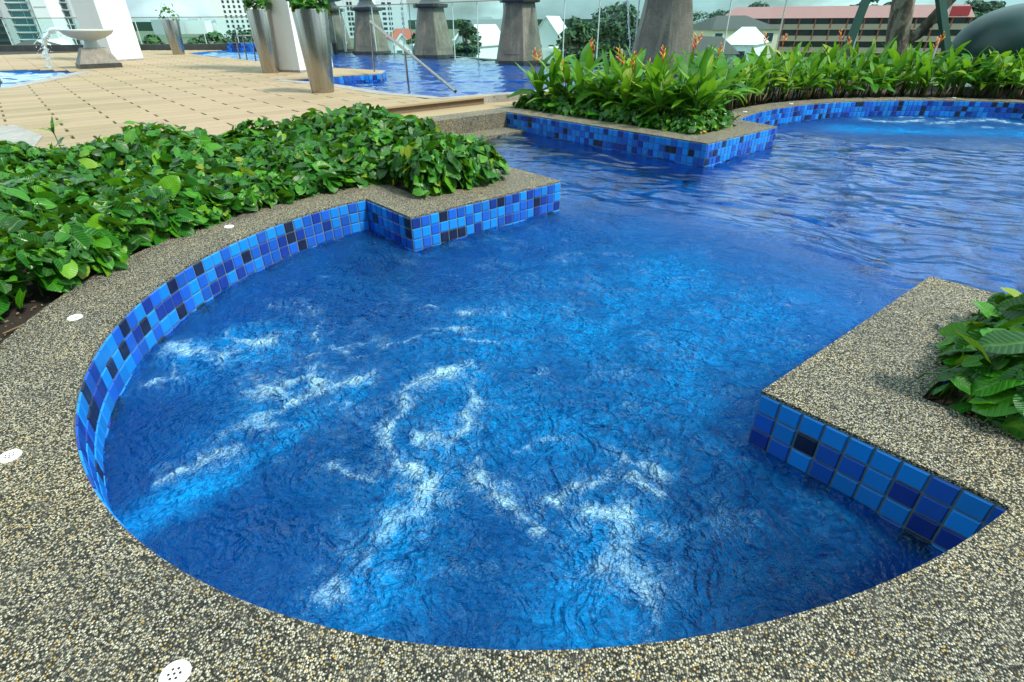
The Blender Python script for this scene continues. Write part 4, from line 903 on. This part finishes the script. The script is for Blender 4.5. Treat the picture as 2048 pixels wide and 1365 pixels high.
# ------------------------------------------------------------------ glass balustrades
def balustrade(label, a, b, z0, z1, n, kerb=.2, rail=True):
    a = Vector((a[0], a[1], 0)); b = Vector((b[0], b[1], 0)); d = b-a; L = d.length; d.normalize(); rz = math.atan2(d.y, d.x); t = thing('glass_balustrade', label, 'balustrade', (a.x, a.y, 0), rz)
    MB().box((L/2, 0, (z0+kerb-1.2)/2), (L, .18, z0+kerb+1.2)).build('kerb', M['granite_dark'], t)
    pw = L/n; pm = MB().box((0, 0, (z1-z0-kerb)/2), (pw-.03, .014, z1-z0-kerb-.02)).mesh('glass_panel', M['glass']); sm = MB().box((0, 0, (z1-z0-kerb)/2), (.022, .03, z1-z0-kerb)).mesh('post', M['roof_white'])
    for i in range(n):
        o = link('glass_panel', pm, None, t); o.location = ((i+.5)*pw, 0, z0+kerb)
    for i in range(n+1):
        o = link('post', sm, None, t); o.location = (i*pw, 0, z0+kerb)
    MB().box((L/2, 0, z1+.02), (L, .05, .035)).build('top_rail', M['steel'], t); return t
balustrade('glass balustrade along the back of the deck at left', (-26, 26.9), (-7.6, 26.9), ZD, 1.30, 13, .22)
balustrade('tall glass balustrade behind the stone pedestals', (-8.3, 28.3), (6.1, 14.0), -.25, 1.66, 16, .15)
balustrade('glass balustrade behind the hedge at right', (6.1, 14.0), (19.5, 9.5), -.25, 1.9, 9, .1)

# ------------------------------------------------------------------ sphere, tree, stakes
sph = MB(); prof = [(1.0*math.sin(a), .68-.70*math.cos(a)) for a in np.linspace(.02, math.pi-.005, 28)]
sph.lathe(prof, seg=56); sb_ = thing('garden_ball', 'large glossy dark green ball behind the hedge at right', 'ornament', (9.15, 11.0, -.03)); smooth_by_angle(sph.build('shell', M['sphere'], sb_), 60)
MB().lathe([(0, -.3), (.45, -.3), (.45, .05), (0, .05)], seg=24).build('base', M['granite_dark'], sb_)
def leafy_crown(centre, rx, ry, rz_, blobs, per, q, seed, cards=(1., 1.)):
    r_ = np.random.default_rng(seed); d = r_.normal(size=(blobs, 3)); d /= np.linalg.norm(d, axis=1, keepdims=True); rad = r_.random(blobs)**.4; bc = d*rad[:, None]*np.array([rx, ry, rz_])*.82+np.array(centre)
    br = r_.uniform(.22, .42, blobs)*min(rx, rz_); n = blobs*per; bi = np.repeat(np.arange(blobs), per); e = r_.normal(size=(n, 3)); e /= np.linalg.norm(e, axis=1, keepdims=True)
    e[:, 2] = np.where(e[:, 2] < -.3, -e[:, 2]*.6, e[:, 2]); pos = bc[bi]+e*(br[bi]*r_.random(n)**.33)[:, None]*np.array([1.15, 1.15, .75]); nrm = e+r_.normal(size=(n, 3))*.5; nrm[:, 2] += .3
    V0 = np.array([(-.5, 0, 0), (.1, -.28, .05), (.6, 0, -.08), (0, .3, .04)]); F0 = [(0, 1, 2, 3)]; U0 = np.zeros((4, 2)); m = frames(pos, nrm, r_.uniform(.6, 1.4, n)*q)
    cvb = np.clip(r_.random(blobs)[bi]*.6+r_.random(n)*.4, 0, 1); return merge_leaves('crown', (V0, F0, U0), m, M['tree'], cvb), bc
tx, ty = G(1803, 171, -.05).x, G(1803, 171, -.05).y
tr_ = thing('garden_tree', 'mottled tree trunk with a leaning fork rising from the hedge', 'tree', (0, 0, 0))
tb = PX(1790, 172, 11.6); tb.z = -.2; t1 = PX(1797, 60, 11.6); t2 = PX(1818, -60, 11.6); t3 = t2+Vector((.25, .1, 3.2)); sb2 = MB()
sb2.tube([tb, tb.lerp(t1, .5), t1, t2, t3], [.25, .2, .19, .18, .12], 14); sb2.tube([t1+Vector((.02, 0, -.25)), PX(1835, 70, 11.5), PX(1905, -5, 11.3), PX(1985, -90, 11.1), PX(2040, -160, 11.1)], [.1, .095, .09, .08, .05], 10); sb2.tube([t2, t2+Vector((-.7, .3, .9)), t2+Vector((-1.2, .5, 1.8))], [.11, .08, .04], 8)
smooth_by_angle(sb2.build('trunk', M['bark'], tr_), 70)
cr, _ = leafy_crown((t2.x, t2.y+.4, t2.z+4.4), 2.3, 2.3, 1.3, 60, 70, .16, 5); link('crown', cr, None, tr_)
for k, (a, b_, lab) in enumerate((((1668, 165), (1748, -40), 'dark green stake leaning right against the tree'), ((1898, 140), (1876, -40), 'dark green stake at the right of the tree trunk'))):
    s0 = PX(*a, 11.2-.2*k); s1 = PX(*b_, 11.2); d = (s1-s0).normalized(); s0 = s0-d*max(0, (s0.z+.1)/d.z); o = MB(); sd_ = .11
    xx = d.cross(Vector((0, 1, 0))).normalized()*sd_*.5; yy = d.cross(xx).normalized()*sd_*.5
    s1 = s1+d*.3; o.add([s0-xx-yy, s0+xx-yy, s0+xx+yy, s0-xx+yy, s1-xx-yy, s1+xx-yy, s1+xx+yy, s1-xx+yy], [(3, 2, 1, 0), (4, 5, 6, 7), (0, 1, 5, 4), (1, 2, 6, 5), (2, 3, 7, 6), (3, 0, 4, 7)]); tag(o.build('tree_stake', M['stake']), lab, 'stake')

# ------------------------------------------------------------------ town beyond
def tree(x, y, zb, hgt, rx, seed, label, q=.5, blobs=46, per=70, zs=.42):
    t = thing('background_tree', label, 'tree', (0, 0, 0), 0, 'trees beyond the glass fence'); MB().tube([(x, y, zb), (x+.2, y, zb+hgt*.35), (x, y, zb+hgt*.7)], [.5, .4, .2], 8).build('trunk', M['bark'], t)
    me, bc = leafy_crown((x, y, zb+hgt*(1-zs)), rx, rx*.8, hgt*zs, blobs, per, q, seed); link('crown', me, None, t); b = MB()
    for k in range(6): b.tube([(x, y, zb+hgt*.4), tuple(bc[k])], [.22, .08], 5)
    b.build('limb', M['bark'], t); return t
def tree_px(x0, x1, ytop, Y, seed, label, zb=-9, **k):
    a = PX(x0, 45, Y); b = PX(x1, 45, Y); tp = PX((x0+x1)/2, ytop, Y); return tree((a.x+b.x)/2, Y, zb, tp.z-zb, abs(b.x-a.x)/2*1.05, seed, label, **k)
tree_px(258, 330, 27, 60, 1, 'dark tree right of the broad white pillar', q=.55)
tree_px(235, 300, 52, 50, 12, 'low dark tree at the foot of the broad white pillar', q=.5)
tree_px(365, 465, 48, 62, 2, 'rounded green tree behind the far steel planter', q=.5)
tree_px(430, 540, 47, 68, 3, 'rounded dark tree below the white slab block', q=.5)
tree_px(330, 430, 66, 56, 13, 'low bushy tree seen through the fence beside the far planter', q=.45)
tree_px(672, 742, 88, 45, 14, 'low tree between two pedestals under the apartment block', q=.4, blobs=30)
tree_px(900, 960, 26, 95, 4, 'small dark tree behind the white gabled houses', q=.7, blobs=34)
tree_px(812, 850, 38, 90, 15, 'dark tree beside the red roofed house', q=.6, blobs=26)
tree_px(1110, 1200, 8, 62, 5, 'tall tree standing left of the tall pedestal', q=.55, blobs=60)
tree_px(1165, 1290, -14, 68, 6, 'very tall broad tree behind the tall pedestal', q=.55, blobs=80)
tree_px(1340, 1400, 0, 150, 7, 'tree right of the tall pedestal', q=.5)
tree_px(1385, 1470, 8, 215, 8, 'spreading tree left of the long pink roof', q=.6)
tree_px(1450, 1560, 2, 240, 9, 'flat topped tree behind the long pink roof', q=1.5)
tree_px(1680, 1790, -10, 235, 10, 'flat topped tree above the long pink roof', q=1.5)
tree_px(1905, 2000, -10, 230, 11, 'tree at the right end of the long pink roof', q=1.5)

def facade_block(name, label, cat, x0, x1, Y, ztop, depth, mat, wins, rz=0., zb=-9, cornice=True):
    """box building whose front faces the camera; wins: list of (cols,rows,w,h,zlow,zhigh,mat,inset_left,inset_right)"""
    a = PX(x0, 45, Y); b = PX(x1, 45, Y); wd = (b-a).length; t = thing(name, label, cat, ((a.x+b.x)/2, Y, zb), rz)
    MB().box((0, depth/2, (ztop-zb)/2), (wd, depth, ztop-zb)).build('wall', mat, t)
    for (nc, nr, ww, wh, zl, zh, wm, il, ir) in wins:
        pm = MB().box((0, -.03, 0), (ww, .1, wh)).mesh('window', wm)
        for i in range(nc):
            for j in range(nr):
                o = link('window', pm, None, t); xx = -wd/2+il+(wd-il-ir)*(i+.5)/nc; zz = zl+(zh-zl)*(j+.5)/nr-zb; o.location = (xx, 0, zz)
    return t
# white slab block with a grid of small windows
b1 = facade_block('slab_block', 'tall white slab block with a grid of small dark windows', 'building', 436, 582, 450, 70, 20, M['wall_white'], [(13, 11, 1.5, 1.7, -6, 27, M['pane'], 6., 1.)], math.radians(8))
b2 = facade_block('apartment_tower', 'pale apartment tower rising behind the handrail pedestal', 'building', 650, 745, 430, 60, 20, M['wall_white'], [(2, 11, 1.7, 1.9, -8, 25, M['pane'], 1., 26.), (2, 11, 1.7, 1.9, -8, 25, M['pane'], 16, 12.), (1, 11, 1.8, 2., -8, 25, M['pane'], 28., 1.)], math.radians(-10))
b3 = facade_block('apartment_tower', 'blue grey apartment tower left of the second pedestal', 'building', 742, 816, 440, 60, 20, M['wall_grey'], [(2, 11, 2.6, 1.6, -8, 25, M['pane'], 8., 10.0), (1, 11, 1.5, 1.6, -8, 25, M['pane'], 20., 1.0)], math.radians(14))
b3.children[0].data.materials[0] = plain('painted_wall_pale_blue', (.50, .57, .62), .8, var=.06, scale=.4)
# residential towers at the left edge, with balcony slabs
def balcony_tower(label, x0, x1, Y, floors, mat, slab, glass, rz=0., proj=1.4):
    a = PX(x0, 45, Y); b = PX(x1, 45, Y); wd = (b-a).length; t = thing('balcony_tower', label, 'building', ((a.x+b.x)/2, Y, -9), rz); zt = 3.1*floors
    MB().box((0, 6, zt/2), (wd, 12, zt)).build('wall', mat, t); sm = MB().box((0, -proj/2, 0), (wd*.92, proj, .35)).mesh('balcony', slab); gm = MB().box((0, -.04, 0), (wd*.8, .1, 2.2)).mesh('window', glass); rm = MB().box((0, -proj+.05, 0), (wd*.9, .05, .9)).mesh('railing', M['glass']); mm = MB().box((0, -.1, 0), (.12, .12, 2.2)).mesh('mullion', slab)
    for k in range(floors):
        o = link('balcony', sm, None, t); o.location = (0, 0, 3.1*k+.2); o2 = link('window', gm, None, t); o2.location = (0, 0, 3.1*k+1.6); o3 = link('railing', rm, None, o); o3.location = (0, 0, .65)
        for s_ in (-.2, .2): o4 = link('mullion', mm, None, o2); o4.location = (wd*s_, 0, 0)
    return t
balcony_tower('balcony tower with dark louvres at the far left edge', -60, 12, 300, 13, M['wall_grey'], M['pane'], M['pane'])
balcony_tower('balcony tower with white slabs and teal glass at left', 12, 74, 305, 13, M['wall_white'], M['wall_white'], M['pane_teal'])
facade_block('service_tower', 'blank white panel tower between the balcony towers at left', 'building', 76, 106, 300, 36, 14, M['wall_white'], [(1, 4, 6.0, .5, -8, 34, M['wall_grey'], .0, .0)])
balcony_tower('balcony tower with dark windows next to the broad pillar', 107, 150, 310, 13, M['wall_grey'], M['wall_grey'], M['pane'])
facade_block('service_tower', 'white tower with small square windows next to the broad pillar', 'building', 150, 205, 320, 36, 14, M['wall_white'], [(3, 12, 1.5, 1.6, -7, 29, M['pane_teal'], 1.2, 3.6)])
# low roofs and a road fence at the left
def gable_house(label, x0, x1, Y, zeave, zridge, depth, wall, roof, rz=0., wins=(), gable_front=True, name='gabled_house', group=None):
    a = PX(x0, 60, Y); b = PX(x1, 60, Y); wd = (b-a).length; zb = -9; t = thing(name, label, 'house', ((a.x+b.x)/2, Y, zb), rz, group); e = zeave-zb; r_ = zridge-zb; h = wd/2; ov = .35
    if gable_front:
        MB().add([(-h, 0, 0), (h, 0, 0), (h, 0, e), (0, 0, r_), (-h, 0, e), (-h, depth, 0), (h, depth, 0), (h, depth, e), (0, depth, r_), (-h, depth, e)], [(0, 1, 2, 3, 4), (9, 8, 7, 6, 5), (1, 6, 7, 2), (5, 0, 4, 9)]).build('wall', wall, t)
        for s_ in (-1, 1):
            dz = (r_-e)/h*ov; MB().add([(0, -ov, r_+.02), (s_*(h+ov), -ov, e-dz+.02), (s_*(h+ov), depth+ov, e-dz+.02), (0, depth+ov, r_+.02), (0, -ov, r_+.22), (s_*(h+ov), -ov, e-dz+.22), (s_*(h+ov), depth+ov, e-dz+.22), (0, depth+ov, r_+.22)], [(0, 1, 2, 3), (4, 5, 6, 7), (0, 1, 5, 4), (1, 2, 6, 5), (2, 3, 7, 6)]).build('roof', roof, t)
    else:
        MB().box((0, depth/2, e/2), (wd, depth, e)).build('wall', wall, t)
        MB().add([(-h-ov, -ov, e), (h+ov, -ov, e), (h+ov, depth+ov, e), (-h-ov, depth+ov, e), (-h*.45, depth/2, r_), (h*.45, depth/2, r_)], [(0, 1, 5, 4), (2, 3, 4, 5), (1, 2, 5), (3, 0, 4), (3, 2, 1, 0)]).build('roof', roof, t)
    for (xf, zf, ww, wh, wm) in wins:
        f = MB().box((xf*wd, -.03, zf-zb), (ww+.2, .08, wh+.2)).build('window', M['wall_white'], t); MB().box((xf*wd, -.08, zf-zb), (ww, .06, wh)).build('pane', wm, f)
    return t
wn = lambda z: [(-.22, z, 1.2, 1.5, M['pane_teal']), (.2, z, 1.2, 1.5, M['pane_teal'])]
gable_house('white house with tall pale gable, left of the third pedestal', 903, 956, 140, -3.6, .1, 14, M['wall_white'], M['roof_white'], math.radians(-28), wn(-5.2))
gable_house('white house with sloping pale roof beside the third pedestal', 952, 1010, 152, -3.2, -.3, 14, M['wall_white'], M['roof_white'], math.radians(30), wn(-5.0))
gable_house('pale house with steep gable right of the third pedestal', 1062, 1122, 138, -2.4, 1.7, 14, M['wall_white'], M['roof_white'], math.radians(-16), wn(-4.4))
gable_house('white house under a red tiled roof behind the handrail', 782, 842, 152, -2.9, -.5, 12, M['wall_white'], M['roof_red'], math.radians(18), wn(-5), False, 'tiled_house')
gable_house('white gable end in front of the red tiled roof', 786, 820, 140, -3.8, -1.6, 8, M['wall_white'], M['roof_white'], math.radians(12), wn(-5.4))
b4 = facade_block('flat_roof_house', 'low flat roofed house with glazed pavilion behind the flowers', 'house', 1108, 1292, 90, -2.7, 12, M['wall_white'], [(8, 1, 1.3, 1.4, -5.6, -3.4, M['pane_teal'], .5, .5)])
MB().box((-2.6, 2.6, 9-2.7+.8), (3.6, 3.4, 1.6)).build('pavilion', M['pane_teal'], b4); MB().box((-2.6, 2.6, 9-2.7+1.68), (4.0, 3.8, .16)).build('pavilion_roof', M['wall_white'], b4); MB().box((0, -.1, 9-2.7+.1), (17.8, .4, .35)).build('parapet', M['roof_white'], b4)
gable_house('cream house under a broad dark hipped roof at right', 1424, 1562, 120, -.7, 1.7, 16, M['wall_cream'], M['roof_dark'], math.radians(4), [(-.4, -2.0, 1.5, 1.5, M['pane']), (.36, -2.0, 1.5, 1.5, M['pane'])], False, 'hip_roof_house')
gable_house('low dark roofed house just right of the tall pedestal', 1362, 1478, 70, -2.3, -.7, 12, M['wall_grey'], M['roof_dark'], math.radians(-18), [(.2, -3.3, 1.4, 1.2, M['pane'])], False, 'hip_roof_house')
gable_house('house with pale metal lean-to roof at right', 1452, 1512, 86, -2.0, .1, 12, M['wall_white'], M['roof_white'], math.radians(-30), [(.1, -3.4, 1.3, 1.2, M['pane'])], False, 'lean_to_house')
gable_house('brown roofed building at the left edge below the towers', -25, 45, 130, -4.2, -2.0, 14, M['wall_white'], M['roof_dark'], 0, wn(-5.6), False, 'hip_roof_house')
gable_house('small pale gabled roof beside the water jet at left', 42, 92, 135, -4.4, -2.2, 12, M['wall_white'], M['roof_white'], math.radians(14), wn(-5.6))
# long school like building with pink roof
def school():
    a = PX(1448, 45, 195); b = PX(1938, 45, 172); d = Vector((b.x-a.x, b.y-a.y, 0)); L = d.length; rz = math.atan2(d.y, d.x); t = thing('long_block', 'long four storey block with a pink roof and peach parapets', 'building', (a.x, a.y, -9), rz); z0 = -9; zr = 1.25
    MB().box((L/2, 7, (zr-z0)/2), (L, 12, zr-z0)).build('wall', plain('corridor_wall_brown', (.22, .17, .13), .8), t); h = zr-z0; rf = MB(); rf.add([(-1, -1.6, h-.1), (L+.6, -1.6, h-.1), (L+.6, 13.5, h-.1), (-1, 13.5, h-.1), (2.5, 5, h+3.0), (L, 5, h+3.0), (L, 9, h+3.0), (2.5, 9, h+3.0)], [(0, 1, 5, 4), (1, 2, 6, 5), (2, 3, 7, 6), (3, 0, 4, 7), (4, 5, 6, 7), (3, 2, 1, 0)]); rf.build('roof', M['roof_pink'], t)
    nb = 15; pm = MB().box((0, -.75, 0), (L/nb-.35, .2, 1.15)).mesh('parapet', M['wall_peach']); wm = MB().box((0, .9, 0), (L/nb-.3, .3, 1.5)).mesh('window', M['pane']); cm_ = MB().box((0, -.7, 0), (.35, .5, 3.1)).mesh('column', M['roof_red']); sm_ = MB().box((L/2, -.2, 0), (L, 2.0, .28)).mesh('floor_slab', M['wall_peach'])
    for fl_ in range(4):
        zz = h-2.9-3.0*fl_
        if zz < 0: continue
        o = link('floor_slab', sm_, None, t); o.location = (0, 0, zz)
        for k in range(nb):
            o = link('parapet', pm, None, t); o.location = ((k+.5)*L/nb, 0, zz+.7); o = link('window', wm, None, t); o.location = ((k+.5)*L/nb, 0, zz+2.1)
            mu = MB
        for k in range(nb+1): o = link('column', cm_, None, t); o.location = (k*L/nb, 0, zz+1.5)
    MB().box((L-3.2, -1.0, h+1.4), (4.5, .4, 2.2)).build('sign_panel', M['red'], t)
school()
# far skyline
r_ = random.Random(3); dbl = []
for k in range(26):
    x_ = r_.uniform(290, 440) if k < 14 else r_.uniform(560, 2000); Y_ = r_.uniform(600, 1100); p = PX(x_, 45, Y_); hh_ = r_.uniform(7, 13) if k < 14 else r_.uniform(6, 12); wd = r_.uniform(12, 34)
    t = thing('distant_block', 'pale block', 'building', (p.x, Y_, -9), 0, 'distant skyline blocks'); MB().box((0, 0, hh_/2), (wd, 14, hh_)).build('wall', M['wall_white'] if k % 2 else M['wall_grey'], t); dbl.append(t); MB().box((0, 0, hh_+1), (wd*.4, 6, 2)).build('roof_room', M['wall_grey'], t)
tag(MB().box((-200, 900, -5), (900, 60, 14)).build('far_woods', M['tree']), 'line of far woods on the horizon', None, None, 'structure')
ordinals(dbl, 'pale high-rise on the distant skyline, %s from the left')
